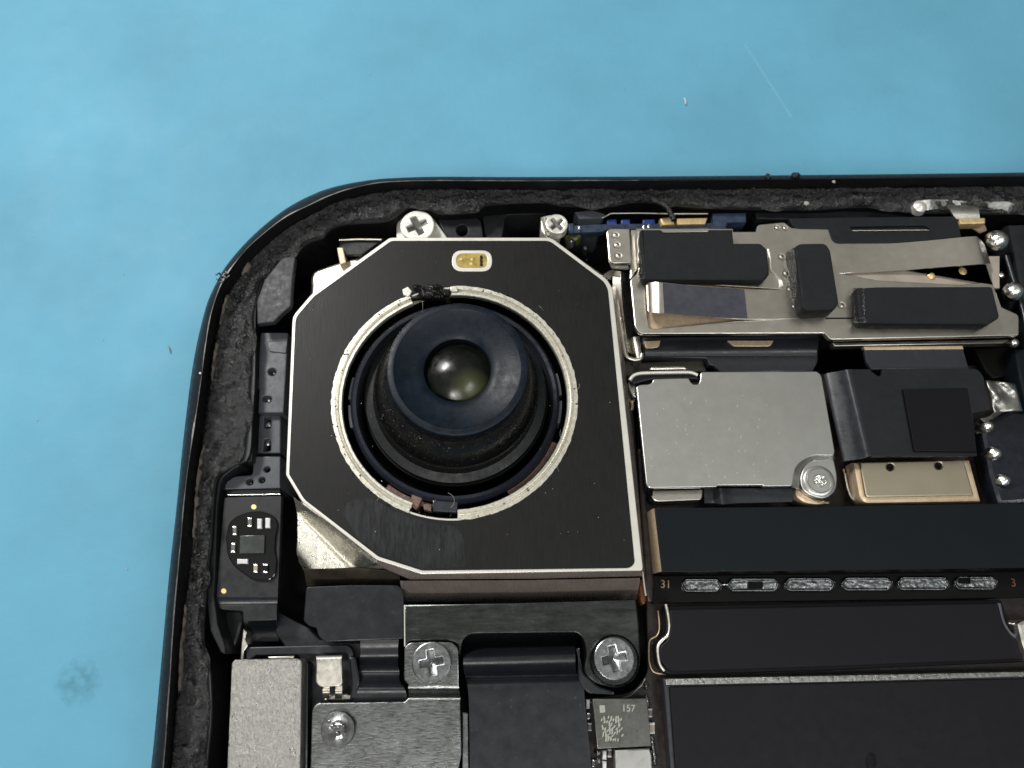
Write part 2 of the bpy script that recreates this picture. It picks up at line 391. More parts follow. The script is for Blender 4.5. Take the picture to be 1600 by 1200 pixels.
for i in range(0, int(NA * .40)):
    w = .035 + .05 * abs(noise.noise(Vector((rr1[i].x * 2, rr1[i].y * 2, 1))))
    c = rr1[i].lerp(rr2[i], .10 + .06 * noise.noise(Vector((rr1[i].x * .6, rr1[i].y * .6, 5))))
    n_ = (rr2[i] - rr1[i]).normalized()
    z = 7.16 + .10 * noise.noise(Vector((rr1[i].x * 5, rr1[i].y * 5, 1)))
    if noise.noise(Vector((rr1[i].x * .5, rr1[i].y * .5, 12))) < -.05: z = 6.75
    ridge.append([c - n_ * w - Vector((0, 0, .15)), c + Vector((0, 0, z - c.z)), c + n_ * w - Vector((0, 0, .15))])
grid('adhesive_ridge', ridge, m_ridge, phone, ang=180)
bm = bmesh.new()  # glossy flakes added so the adhesive sparkles
for _ in range(1500):
    i = random.randrange(8, NA - 8); t = random.betavariate(2.2, 1.6); j = int(t * (MA - 3)) + 1
    if noise.noise(Vector((rows[i][j][0] * .35, rows[i][j][1] * .35, 2))) < -.08: continue
    p = Vector(rows[i][j]) + Vector((random.uniform(-.05, .05), random.uniform(-.05, .05), .015))
    s_ = random.uniform(.012, .05)
    bmesh.ops.create_icosphere(bm, subdivisions=1, radius=1, matrix=Matrix.Translation(p) @ Matrix.Rotation(random.random() * 6.3, 4, 'Z') @ Matrix.Rotation(random.uniform(-.6, .6), 4, 'Y') @ Matrix.Diagonal((s_ * random.uniform(1, 3), s_, s_ * .4, 1)))
me = bpy.data.meshes.new('sparkle_flakes'); bm.to_mesh(me); bm.free()
fo = link('sparkle_flakes', me, m_flake, phone, ang=180); fo['kind'] = 'stuff'
# interior floor
plate('midplate', [(300, 1400), (330, 700), (380, 480), (430, 360), (560, 300), (1900, 290), (1900, 1400)], 3.0, 2.6, m_floor, phone)
# smooth grey block in the corner
plate('corner_block', [(402, 506), (401, 470, 5), (413, 437), (441, 402, 4), (462, 399, 4), (457, 440), (455, 478, 4), (440, 490, 8), (428, 503, 4)], 6.86, 6.5, m_shelf, phone, .06)
# recess walls round the screw and the speaker pocket
plate('pocket_wall', [(682, 338), (742, 338, 4), (752, 345, 4), (755, 371), (700, 372), (688, 352, 5)], 6.0, 3.0, m_wall, phone, .05, holes=[circ(722, 360, 9, 20)])
plate('pocket_wall', [(752, 326, 6), (856, 322, 6), (858, 334), (790, 336, 6), (784, 372), (758, 372)], 5.6, 3.0, m_wall, phone, .05)
plate('inner_ledge', [(898, 331), (925, 328, 3), (945, 334), (940, 341), (905, 342)], 6.2, 3, m_gpl, phone, .04)
tube('spring_wire', [P(940, 341, 6.2), P(948, 337, 6.2), P(954, 333.5, 6.2), P(1000, 333, 6.2), P(1050, 334, 6.2), P(1106, 334, 6.2)], .045, m_tan, phone)
plate('top_ledge', [(1180, 330), (1300, 329), (1420, 331), (1490, 334), (1490, 345), (1240, 348), (1232, 343), (1182, 342)], 6.2, 3, m_wall, phone, .06)

# left side inner wall pieces
plate('inner_rail', [(395, 505), (400, 505), (401, 600), (396, 640), (394, 720), (368, 730, 8), (346, 748, 8), (340, 790), (336, 900), (334, 930), (340, 975, 5), (352, 1010, 6), (352, 1022), (345, 1020, 5), (328, 985), (322, 930), (330, 840), (334, 780),
      (340, 742, 8), (362, 722, 8), (386, 712, 6), (390, 640)], 6.35, 3, m_wall, phone, .05)
plate('inner_post', [(337, 952), (378, 952, 3), (381, 962), (376, 985, 8), (368, 1010, 6), (362, 1022, 6), (342, 1022), (335, 990)], 5.2, 3, m_wall, phone, .12)

# ================================================================== camera module
cm = thing('camera_module', 'large single camera module with black octagonal cover, silver ring and exposed lens barrel', 'camera module')
ZC = 7.35
plate('housing', [(486, 424, 10), (560, 400), (900, 400), (950, 432), (962, 470), (998, 893, 3), (640, 897), (600, 893), (480, 893, 14), (461, 866, 10), (468, 800), (480, 560)], 5.6, 3.1, m_can, cm, .12,
      holes=[[PX(P(711, 621, ZC) + Vector((186 * mmpp(711, 621, ZC) * math.cos(a_ * math.pi / 48), 186 * mmpp(711, 621, ZC) * math.sin(a_ * math.pi / 48), 5.6 - ZC))) for a_ in range(96)]])
loft('housing_corner', [[(458, 776, 7.0), (592, 877, 7.0)], [(461, 786, 6.85), (582, 881, 6.8)], [(463, 796, 6.45), (563, 885, 6.4)], [(464, 801, 6.33), (551, 886, 6.3)], [(465, 806, 6.42), (540, 887, 6.38)],
     [(465, 830, 6.40), (515, 888, 6.34)], [(465.5, 855, 6.30), (492, 888.5, 6.26)], [(466, 868, 6.12), (481, 889, 6.1)], [(467, 878, 5.8), (474, 889.5, 5.8)]], m_corner, cm, .12, n=7, ang=60)
loft('corner_flange', [[(472, 888, 6.15), (500, 889, 6.2), (560, 887, 6.2), (622, 893, 6.25)], [(475, 893, 6.0), (500, 894, 6.0), (560, 894, 6.0), (624, 897, 6.0)], [(479, 916, 4.9), (500, 916, 4.9), (560, 916, 4.9), (626, 918, 4.9)]], m_sided, cm, .1, n=5)
# front wall in two bands (slanted)
loft('side_wall', [[(590, 874, 7.25), (655, 893, 7.25), (830, 892.5, 7.25), (999, 889, 7.25), (1003, 892, 7.2)], [(590, 884, 6.6), (640, 905, 6.6), (830, 904, 6.6), (1000, 900, 6.6), (1004, 900, 6.6)]], m_side, cm, .1, n=3)
loft('side_wall', [[(625, 907.5, 6.5), (830, 906.5, 6.5), (1000, 903, 6.5)], [(630, 940, 4.6), (830, 939.5, 4.6), (996, 936.5, 4.6)]], m_side, cm, .1, n=4)
# right flank
loft('side_wall', [[(957, 448, 7.2), (964, 448, 6.2)], [(972, 600, 7.2), (980, 600, 6.2)], [(988, 740, 7.2), (995, 740, 6.2)], [(1004, 892, 7.2), (1007, 896, 6.2)]], m_side, cm, .1, n=3)
LIP = [(609, 371, 5), (861, 371, 8), (949, 437, 6), (957, 450, 4), (1004.5, 886, 1), (1003.5, 891.5, 2), (658, 897, 4), (588, 874.5, 4), (470, 787, 14), (452, 772, 3), (446.5, 742, 3), (457, 494, 8), (487, 459, 6)]
# keep the outline free of self-crossing at the lower left
LIP[8:10] = [(471, 783, 6)]
BLK = [(611, 376, 5), (859, 376, 8), (944, 440, 6), (950, 452, 4), (992, 880, 9), (984, 887.5, 6), (660, 891.5, 4), (591, 869.5, 4), (475, 780, 6), (451.5, 741, 3), (461.5, 496, 8), (490, 463, 6)]
RC = P(711, 621, ZC); K = mmpp(711, 621, ZC)
def ringpts(rpx, n=96):
    return [PX(RC + Vector((rpx * K * math.cos(2 * math.pi * i / n), rpx * K * math.sin(2 * math.pi * i / n), 0))) for i in range(n)]
FL_O = rnd([(706, 391, 16), (769, 391, 16), (769, 424, 16), (706, 424, 16)]); FL_I = rnd([(713, 396, 11), (762, 396, 11), (762, 418, 11), (713, 418, 11)])
plate('cover_edge', LIP, ZC, ZC - .55, m_lip, cm, .03, holes=[ringpts(189)])
plate('cover_plate', BLK, ZC + .035, ZC - .1, m_plate, cm, .012, holes=[ringpts(192), FL_O])
plate('cover_smudge', [(534, 800), (545, 782, 12), (578, 777, 12), (620, 800, 20), (665, 816, 20), (712, 822, 14), (724, 838, 10), (728, 885), (662, 889), (594, 866), (560, 842)], ZC + .040, ZC + .02, m_smudge, cm, .002, r=6)
fl = plate('flash_window', FL_O, ZC + .07, ZC - .1, m_lip, cm, .02, holes=[FL_I])
plate('flash_emitter', FL_I, ZC + .042, ZC - .12, m_flash, fl, .01)
plate('emitter_pad', rnd([(750, 399), (754, 399), (754, 416), (750, 416)]), ZC + .05, ZC - .02, m_rib, fl, .01)
for yy in (402, 408, 413):
    plate('emitter_pad', circ(752, yy, 2.6, 12), ZC + .075, ZC, m_board, fl, .012)
for (xx, yy) in ((737, 405), (736, 412), (720, 405)):
    plate('emitter_pad', circ(xx, yy, 2.2, 8), ZC + .06, ZC, m_pad, fl, .01)
# two-arc silver ring; angles are measured on the cover plane
def ang_of(px, py):
    q = P(px, py, ZC) - RC; return math.atan2(q.y, q.x)
aT1, aT0 = ang_of(705, 446), ang_of(637, 456)
aB1, aB0 = ang_of(715, 802), ang_of(641, 795)
def ringwob(a, r_): return .035 * noise.noise(Vector((math.cos(a) * 22, math.sin(a) * 22, 0))) if r_ > 190 * K else .012 * noise.noise(Vector((math.cos(a) * 30, math.sin(a) * 30, 4)))
rp = [(192.6 * K, ZC - .3), (192.6 * K, ZC + .05), (192 * K, ZC + .075), (186 * K, ZC + .075), (185 * K, ZC + .0), (182.5 * K, ZC - .06), (181 * K, ZC + .0), (180 * K, ZC + .03), (176.5 * K, ZC + .03), (175.5 * K, ZC), (175.5 * K, ZC - .2)]
lathe('lens_ring', RC, rp, m_ring, cm, n=150, a0=aB1, a1=aT1, wob=ringwob)
lathe('lens_ring', RC, rp, m_ring, cm, n=90, a0=aT0, a1=aB0 + 2 * math.pi, wob=ringwob)
# tabs at the ends of the arcs
plate('ring_tab', [(703, 447, 3), (714, 446), (716, 455, 3), (704, 455.5, 3)], ZC + .10, ZC - .4, m_ring, cm, .03)
plate('ring_tab', [(629, 452), (637, 447, 2), (644, 455), (639, 463, 3), (630, 461)], ZC + .14, ZC - .4, m_ring, cm, .03)
# inner well
lathe('well', RC, [(183 * K, ZC - .5), (183 * K, ZC - 2.8), (0.01, ZC - 2.8)], m_gap, cm)
# copper glimpses in the well
lathe('coil', RC, [(174 * K, ZC - .55), (174 * K, ZC - .45), (166 * K, ZC - .45), (166 * K, ZC - .9)], m_copper, cm, n=30, a0=math.radians(-62), a1=math.radians(-25))
lathe('coil', RC, [(174 * K, ZC - .55), (174 * K, ZC - .5), (167 * K, ZC - .5), (167 * K, ZC - .9)], m_copper, cm, n=30, a0=math.radians(-128), a1=math.radians(-96))
plate('coil', [(643, 772), (660, 778, 2), (655, 790), (650, 797), (642, 790)], ZC - .25, ZC - 1.2, m_copper, cm, .04)
plate('coil', [(661, 787), (674, 788), (674, 799), (662, 796)], ZC - .2, ZC - 1.2, m_copper, cm, .04)
plate('spring_clip', [(676, 778), (716, 780), (714, 801), (676, 799)], ZC - .25, ZC - 1.4, m_hold, cm, .05)
# black-blue lens carrier
HC = P(711, 622, ZC - .15); KH = K
hp = [(165 * K, ZC - 2.6), (166 * K, ZC - .55), (164.5 * K, ZC - .28), (160 * K, ZC - .12), (155 * K, ZC - .18), (152.5 * K, ZC - .45), (151.5 * K, ZC - .8), (150.5 * K, ZC - 2.4)]
lathe('lens_carrier', HC, hp, m_hold, cm, n=160)
for a_ in (-8, 172, 8, 188):
    aa = math.radians(a_)
    lathe('carrier_clip', HC, [(163 * K, ZC - 1.2), (163 * K, ZC - .42), (169 * K, ZC - .42), (169 * K, ZC - 1.2)], m_gpl, cm, n=10, a0=aa - .11, a1=aa + .11)
# barrel with its leaning stack of steps
BC = P(712, 612, ZC - .5)
def zfor(c, ytar):
    lo, hi = 6., 13.
    for _ in range(40):
        m_ = (lo + hi) / 2
        if PX(Vector((c.x, c.y, m_)))[1] > ytar: lo = m_
        else: hi = m_
    return lo
ZT = zfor(BC, 574)
TC = Vector((BC.x, BC.y, ZT))
kT = (CAM - TC).dot(R @ Vector((0, 0, 1))) / F
off = P(716, 574, ZT) - TC
TC = TC + Vector((off.x * .9, off.y * .9, 0))
print('lens top z', ZT, 'off', off)
kB = mmpp(712, 612, ZC - .6)
lathe('barrel_skirt', (BC.x, BC.y), [(146 * kB, ZC - 2.4), (145.5 * kB, ZC - 1.0), (143 * kB, ZC - 1.0)], m_gap, cm, n=120)
lathe('barrel_base', (BC.x, BC.y), [(142.5 * kB, ZC - 1.6), (142 * kB, ZC - .75), (129 * kB, ZC - .62), (127 * kB, ZC - .7)], m_cres, cm, n=140)
def cone(prof, n=140):
    """(radius, z) profile whose axis slides from the base centre to the top centre"""
    rows = []
    for i in range(n + 1):
        a = 2 * math.pi * i / n; row = []
        for r_, z in prof:
            t = max(0, min(1, (z - (ZC - .7)) / (ZT - ZC + .7)))
            row.append((BC.x + (TC.x - BC.x) * t + r_ * math.cos(a), BC.y + (TC.y - BC.y) * t + r_ * math.sin(a), z))
        rows.append(row)
    return rows
r0 = 129 * kB; rT = 111.5 * kT
h_ = ZT - (ZC - .7)
barrel = grid('lens_barrel', cone([(r0, ZC - 1.2), (r0, ZC - .68), (r0 * .995, ZC - .4), (r0 * .985, ZC - .05), (r0 * .965, ZC + .03), (r0 * .955, ZC + .3), (rT * 1.06, ZC - .7 + h_ * .62), (rT * .985, ZC - .7 + h_ * .68), (rT * .985, ZT - .36)]), m_barrel, cm, ang=30)
topc = grid('lens_cap', cone([(rT * .985, ZT - .38), (rT * .998, ZT - .34), (rT, ZT - .1), (rT * .985, ZT - .03), (rT * .955, ZT), (rT * .90, ZT), (rT * .885, ZT - .03), (rT * .60, ZT - .17), (rT * .52, ZT - .22), (rT * .475, ZT - .30), (rT * .47, ZT - .8)]), m_navy, cm, ang=28)
dome = []
for j in range(15):
    t = j / 14; rr = rT * .475 * (1 - t); dome.append((max(rr, .002), ZT - .62 + .42 * (1 - (1 - t) ** 2)))
grid('lens_glass', cone(dome, 72), m_glass, cm, ang=80)
nt = m_glass.node_tree; gq = nt.nodes.new('ShaderNodeNewGeometry'); vd = nt.nodes.new('ShaderNodeVectorMath'); vd.operation = 'DISTANCE'
gp = P(736, 606, ZT - .4); vd.inputs[1].default_value = gp
nt.links.new(gq.outputs['Position'], vd.inputs[0])
mr = nt.nodes.new('ShaderNodeMapRange'); nt.links.new(vd.outputs['Value'], mr.inputs[0])
for i_, v_ in enumerate((.15, .85, 1.0, 0.0)): mr.inputs[i_ + 1].default_value = v_
gm = nt.nodes.new('ShaderNodeMix'); gm.data_type = 'RGBA'; gm.inputs[7].default_value = (.05, .055, .018, 1)
gb = nt.nodes['Principled BSDF']; src_ = gb.inputs['Base Color'].links[0].from_socket
nt.links.new(mr.outputs[0], gm.inputs[0]); nt.links.new(src_, gm.inputs[6]); nt.links.new(gm.outputs[2], gb.inputs['Base Color'])
# dust on barrel
def specks(name, gen, n, mat, parent, s0=.01, s1=.035, label=None):
    bm = bmesh.new()
    for _ in range(n):
        p = gen()
        if p is None: continue
        s = random.uniform(s0, s1)
        mt = Matrix.Translation(p) @ Matrix.Rotation(random.random() * 6, 4, Vector((random.random(), random.random(), 1)).normalized()) @ Matrix.Diagonal((s * random.uniform(.6, 2.2), s, s * .6, 1))
        bmesh.ops.create_icosphere(bm, subdivisions=1, radius=1, matrix=mt)
    me = bpy.data.meshes.new(name); bm.to_mesh(me); bm.free()
    o = link(name, me, mat, parent, label=label); o['kind'] = 'stuff'; return o
def on_barrel():
    a = random.gauss(-2.1, .55); z = ZC + .3 + random.random() * h_ * .45
    t = (z - (ZC - .7)) / h_; q = (z - (ZC + .3)) / (h_ * .62 - 1.0 + 1e-6); q = max(0, min(1, q))
    r_ = r0 * .955 * (1 - q) + rT * 1.06 * q
    return Vector((BC.x + (TC.x - BC.x) * t + r_ * math.cos(a), BC.y + (TC.y - BC.y) * t + r_ * math.sin(a), z))
specks('dust', on_barrel, 120, m_lint, cm, .005, .013)
def on_ring():
    a = random.random() * 6.283; r_ = random.uniform(183, 196) * K
    return Vector((RC.x + r_ * math.cos(a), RC.y + r_ * math.sin(a), ZC + .08))
specks('grime', on_ring, 90, m_debris, cm, .01, .045)
def on_plate():
    x, y = random.uniform(480, 980), random.uniform(385, 880); return P(x, y, ZC + .045)
# torn black foam in the ring gap at the top
tf = []
for i in range(30):
    row = []
    for j in range(14):
        x = 640 + 64 * i / 29; y = 440 + 30 * j / 13 + (8 * ((i / 29) - .3) ** 2)
        ed = min(1, i / 4, (29 - i) / 4, j / 3, (13 - j) / 3)
        z = ZC - .3 + ed * (.55 + .5 * noise.fractal(Vector((x * .07, y * .09, 2)), .8, 2, 4))
        row.append(P(x, y + 3 * noise.noise(Vector((x * .1, y * .1, 8))), z))
    tf.append(row)
grid('torn_foam', tf, m_debris, cm, ang=180)

# ================================================================== screws
def plus(cx, cy, arm, w, rot):
    pts = [(w, w), (arm, w * .9), (arm, -w * .9), (w, -w), (w * .9, -arm), (-w * .9, -arm), (-w, -w), (-arm, -w * .9), (-arm, w * .9), (-w, w), (-w * .9, arm), (w * .9, arm)]
    c, s = math.cos(rot), math.sin(rot)
    return [(cx + x * c - y * s, cy + x * s + y * c) for x, y in pts]
def screw(label, cx, cy, rpx, z, h, mat, rot, arm=.56, wid=.19, group='screws', dish=True):
    t = thing('screw', label, 'screw', group)
    c = P(cx, cy, z); k = mmpp(cx, cy, z); r_ = rpx * k
    pl = plus(c.x, c.y, arm * r_, wid * r_, rot); N = 48
    ring = [(c.x + r_ * math.cos(2 * math.pi * i / N), c.y + r_ * math.sin(2 * math.pi * i / N)) for i in range(N)]
    plate('screw_head', ring, z, z - min(.22, h), mat, t, .05, holes=[pl], world=True)
    if h > .25: lathe('screw_rim', c, [(r_ * .975, z - .2), (r_ * .985, z - h)], mat, t, n=48)
    lathe('cross_recess', c, [(arm * r_ * 1.05, z - .10), (arm * r_ * .8, z - .15), (wid * r_ * 1.2, z - .22), (.005, z - .30)], m_rec if mat is m_scrL else mat, t, n=32)
    return t
screw('bright silver cross screw seated on a silver lug above the camera cover edge', 652, 352, 27, 6.5, .5, m_scrL, math.radians(25), .62, .2, 'bright screws along the top edge')
screw('small silver cross screw near the top, beside the blue board strip', 870, 349.5, 17.5, 6.9, .5, m_scrL, math.radians(40), .68, .2, 'bright screws along the top edge')
screw('dark steel cross screw on the brushed tab, left of the black ribbon', 674, 1035, 31, 6.75, .45, m_scrD, math.radians(8), .58, .17, 'cross screws holding the camera bracket')
screw('dark steel cross screw in the rounded bracket lobe, right of the black ribbon', 960, 1029, 32, 6.9, .6, m_scrD, math.radians(10), .58, .18, 'cross screws holding the camera bracket')
# flat rivet on the brushed bracket
t = thing('rivet', 'round flat rivet with a shallow dimple on the brushed steel bracket', 'rivet')
c = P(528, 1140, 6.0); k = mmpp(528, 1140, 6.0)
lathe('rivet_head', c, [(27 * k, 5.6), (27 * k, 5.93), (25.5 * k, 6.0), (15 * k, 5.99), (12 * k, 5.96), (6 * k, 5.90), (.004, 5.93)], m_riv, t, n=60, wob=lambda a, r_: .02 * noise.noise(Vector((math.cos(a) * 2 + r_, math.sin(a) * 2, 0))))
for (x, y, s) in ((520, 1136, 4), (534, 1134, 3), (527, 1146, 3), (515, 1128, 3.4)):
    plate('dimple', circ(x, y, s, 12), 6.006, 5.9, m_riv, t, .04)
# silver lugs under the bright screws
t = thing('screw_lug', 'bright silver lug under the large screw above the camera cover', 'lug')
plate('lug_plate', [(619, 350, 10), (628, 336, 10), (652, 331, 12), (675, 338, 8), (700, 372), (700, 385), (620, 385)], 6.0, 4.5, m_lip, t, .05)
t = thing('screw_lug', 'small silver lug folded under the screw beside the blue strip', 'lug')
plate('lug_plate', [(845, 339, 3), (862, 335, 4), (880, 345), (876, 368, 5), (856, 373, 3), (846, 360, 3)], 6.35, 4.5, m_lip, t, .05)
loft('lug_fold', [[(845, 340, 6.4), (852, 366, 6.4)], [(851, 339, 6.6), (857, 368, 6.6)], [(856, 342, 6.2), (861, 370, 6.2)]], m_lip, t, .06)
# hole glint in pocket
t = thing('contact_pin', 'tiny bright pin inside the dark round hole above the cover', 'pin')
lathe('pin_head', P(722, 366, 5.0), [(.14, 3.2), (.14, 4.9), (.1, 5.0), (.003, 5.02)], m_lip, t, n=20)

# small dark clip in the upper left corner pocket
t = thing('spring_clip', 'thin dark metal clip with a tan leg in the pocket left of the cover', 'clip')
plate('clip_plate', [(530, 373), (600, 373), (590, 380), (565, 398), (540, 398), (530, 390)], 5.9, 5.7, m_wall, t, .03)
tube('clip_wire', [P(530, 375, 6.0), P(560, 374, 6.0), P(596, 374.5, 6.0)], .06, m_tan, t)
plate('clip_leg', [(526, 386, 2), (536, 386, 2), (541, 410), (531, 414, 2)], 6.1, 5.0, m_brass, t, .05)

# ================================================================== left column: antenna plastic, flex board
t = thing('antenna_strip', 'slate grey plastic strip with small holes along the left inner wall', 'plastic strip')
plate('strip_segment', [(407, 519.5, 3), (450, 519.5, 2), (448, 560), (443, 645), (403, 645), (405, 608), (401, 606), (403, 592), (402, 591), (404, 560)], 6.0, 3.2, m_gpl, t, .05,
      holes=[circ(425, 581, 6, 18), rnd([(410, 619, 4), (424, 619, 4), (424, 628, 4), (410, 628, 4)])])
plate('raised_step', [(416, 533), (449, 533), (447, 552, 3), (420, 549, 4)], 6.06, 5.9, m_gpl, t, .03)
plate('strip_segment', [(404, 649), (438.5, 649), (438, 708), (400, 708), (401, 690)], 5.6, 3.2, m_gpl, t, .05,
      holes=[rnd([(413, 651, 2), (423, 651, 2), (423, 669, 4), (412, 669, 4)]), rnd([(413, 686, 4), (422, 686, 4), (423, 704, 3), (411, 706, 3)])])
plate('strip_segment', [(397, 713), (438, 713), (437.5, 763), (350, 765, 2), (352, 754, 6), (366, 744, 6), (394, 742, 4)], 5.9, 3.2, m_gpl, t, .05,
      holes=[circ(417, 733.5, 5, 16), circ(390, 753, 5.5, 16), circ(409, 750, 5, 16)])
for (x, y, zz, s) in ((427, 582, 5.5, 4), (419, 624.5, 5.6, 4.5), (419, 663, 5.2, 5), (418, 693, 5.2, 4), (391, 755, 5.5, 3), (411, 751, 5.4, 2)):
    plate('bright_dot', circ(x, y, s, 14), zz, zz - .4, m_solder, t, .12)  # bright dots set into the holes as their glints
loft('strip_bridge', [[(398, 706, 5.55), (438, 706, 5.55)], [(398, 710, 5.4), (438, 710, 5.4)], [(397, 714, 5.7), (438, 714, 5.7)]], m_flex, t, .1)

fb = thing('sensor_board', 'black flex board with epoxy-covered chip and tiny parts beside the left wall', 'circuit board')
ZB = 6.15
plate('board', [(350, 777, 4), (440, 774.5, 2), (434, 933), (337.5, 934)], ZB, ZB - .35, m_pcb, fb, .03)
plate('stiffener', [(352, 766), (438, 764), (439, 772), (354, 774)], ZB - .15, ZB - .5, m_chip, fb, .05)
tube('solder_seam', [P(356, 773.5, ZB - .05), P(395, 773, ZB - .05), P(438, 772, ZB - .05)], .035, m_solder, fb)
loft('folded_end', [[(337.5, 934, ZB - .02), (434, 933, ZB - .02)], [(337.5, 940, ZB - .12), (433.5, 939, ZB - .12)], [(338, 944, ZB - .1), (433, 943, ZB - .1)]], m_flexg, fb, .1, ang=20)
plate('tail', [(337.5, 944.5), (433, 943.5), (432.5, 969), (380, 971), (379, 955, 4), (344, 952.5, 6)], ZB - .12, ZB - .4, m_pcb, fb, .04)
loft('tail_bend', [[(380, 969, ZB - .15), (432, 967, ZB - .15)], [(380, 971, ZB - .2), (431.5, 969, ZB - .2)], [(381, 976, ZB - .6), (432, 974, ZB - .6)], [(382, 985, 4.9), (433, 983, 4.9)], [(384, 1002, 4.7), (436, 1002, 4.7)]], m_flex, fb, .1)
blob = [(390, 799), (410, 798), (430, 807, ), (434, 820), (430, 840), (429, 862), (432.5, 875), (430, 900), (420, 907.5), (395, 906.5), (382, 897), (365, 885), (355, 868), (352.5, 840), (357, 817), (370, 806)]
plate('epoxy', rnd(blob, 8), ZB + .13, ZB - .05, m_epoxy, fb, .12)
plate('die', [(375, 837), (413.5, 836), (412.5, 864), (374, 865)], ZB + .24, ZB, m_die, fb, .015)
def smd(cx, cy, w, h_s, z, mats, parent, name='capacitor', zb=.16):
    b = None
    vert = h_s > w
    body, endm = mats
    for s in (-1, 1):
        if vert: q = [(cx - w / 2, cy + s * h_s * .5), (cx + w / 2, cy + s * h_s * .5), (cx + w / 2, cy + s * h_s * .26), (cx - w / 2, cy + s * h_s * .26)]
        else: q = [(cx + s * w * .5, cy - h_s / 2), (cx + s * w * .5, cy + h_s / 2), (cx + s * w * .26, cy + h_s / 2), (cx + s * w * .26, cy - h_s / 2)]
        if b is None:
            bq = [(cx - w * .46, cy - h_s * .46), (cx + w * .46, cy - h_s * .46), (cx + w * .46, cy + h_s * .46), (cx - w * .46, cy + h_s * .46)]
            b = plate(name, bq, z + zb * .9, z - .05, body, parent, .03)
        plate('terminal', q, z + zb, z - .05, endm, b, .05)
    return b
zz = ZB + .12
smd(390, 816, 7, 15, zz, (m_cap, m_solder), fb)
smd(405, 818, 7.5, 16, zz, (m_white, m_white), fb); smd(418, 817, 8, 16, zz, (m_white, m_white), fb)
smd(366.5, 829, 7, 15, zz, (m_cap, m_solder), fb); smd(364, 856, 7, 16, zz, (m_cap, m_solder), fb)
smd(378.5, 877, 17, 8, zz, (m_white, m_white), fb); smd(399, 888, 7, 14, zz, (m_capw, m_solder), fb)
smd(414.5, 888, 8, 15, zz, (m_epoxy, m_solder), fb)
for (x, y) in ((396.5, 792), (349.5, 923.5)): plate('gold_pad', circ(x, y, 4.2, 24), ZB + .012, ZB - .02, m_pad, fb, .005)

# ================================================================== black cable under the camera, bottom left
t = thing('ribbon_cable', 'matt black folded ribbon at the lower left corner of the camera module', 'ribbon cable')
plate('cable_pad', [(478, 917, 6), (548, 914), (624, 914, 6), (631, 930, 4), (631, 998), (508, 1003, 5), (497, 994, 5), (494, 981, 3), (482, 978, 4), (474, 970, 3)], 6.0, 5.6, m_flex, t, .04)
loft('cable_bend', [[(563, 1000, 5.85), (623, 999, 5.85)], [(563, 1012, 5.75), (622, 1011, 5.75)], [(563, 1028, 5.7), (622, 1027, 5.7)], [(562, 1040, 5.35), (622, 1038, 5.35)], [(562, 1050, 5.15), (624, 1050, 5.15)],
     [(562, 1062, 5.3), (624, 1062, 5.3)], [(560, 1076, 5.62), (632, 1076, 5.62)], [(552, 1094, 5.5), (637, 1092, 5.5)], [(548, 1104, 5.4), (637, 1104, 5.4)]], m_flex, t, .12, n=8)
plate('cable_tail', [(432, 955), (480, 980), (500, 1000, 4), (565, 1004), (562, 1110), (480, 1110), (470, 1030), (445, 1010), (430, 990, 6)], 4.9, 4.2, m_flexg, t, .06)
plate('cable_frame', [(384, 1011, 4), (545, 1007, 8), (552, 1018, 4), (552, 1040), (545, 1040), (543, 1021, 5), (400, 1024), (384, 1035)], 5.3, 4.8, m_flexg, t, .05)
plate('cable_frame', [(544, 1026, 5), (556, 1026, 5), (562, 1060), (560, 1092), (545, 1096, 3), (549, 1070)], 5.5, 4.6, m_flex, t, .08)
t = thing('metal_sliver', 'narrow bright metal sliver above the textured block', 'metal strip')
plate('sliver_body', [(380, 982), (386, 988), (383, 998, 3), (388, 1008, 4), (381, 1018), (380, 1034), (375, 1034), (377, 1005)], 5.45, 4.6, m_can, t, .04)
plate('sliver_tip', [(418, 1026), (460, 1024.5), (459, 1029), (420, 1029)], 5.25, 4.8, m_can, t, .03)

# textured block
t = thing('vibration_motor', 'grainy cast silver block with one clipped corner at the bottom left', 'metal block')
plate('motor_case', [(362, 1036, 1), (367, 1030.5, 1), (466, 1029, 1), (471.5, 1034, 1), (470, 1120), (467, 1400), (345, 1400), (357, 1150)], 6.35, 3.4, m_cast, t, .05)
plate('motor_base', [(471, 1031), (482, 1034, 4), (481, 1130), (478, 1400), (466, 1400)], 5.6, 3.4, m_flex, t, .06)

# spring contact
t = thing('spring_contact', 'small square silver spring contact with two short legs beside the textured block', 'spring contact')
plate('contact_pad', [(494, 1028, 1), (534, 1027, 1), (535, 1068, 5), (530, 1072.5, 4), (499, 1073, 4), (493, 1066, 4)], 5.95, 5.75, m_can, t, .05)
loft('contact_edge', [[(494, 1025, 5.7), (534, 1024, 5.7)], [(494, 1026.5, 5.9), (534, 1025.5, 5.9)], [(494, 1029, 5.95), (534, 1028, 5.95)]], m_lip, t, .05)
for x in (504, 523.5):
    loft('contact_leg', [[(x, 1070, 5.9), (x + 11, 1070, 5.9)], [(x, 1078, 5.75), (x + 11, 1078, 5.75)], [(x, 1083, 5.85), (x + 11, 1083, 5.85)], [(x, 1092, 5.5), (x + 11, 1092, 5.5)]], m_can, t, .06)
plate('contact_base', [(515, 1086), (540, 1083, 6), (556, 1091, 6), (556, 1094), (505, 1094)], 5.4, 4.8, m_can, t, .05)

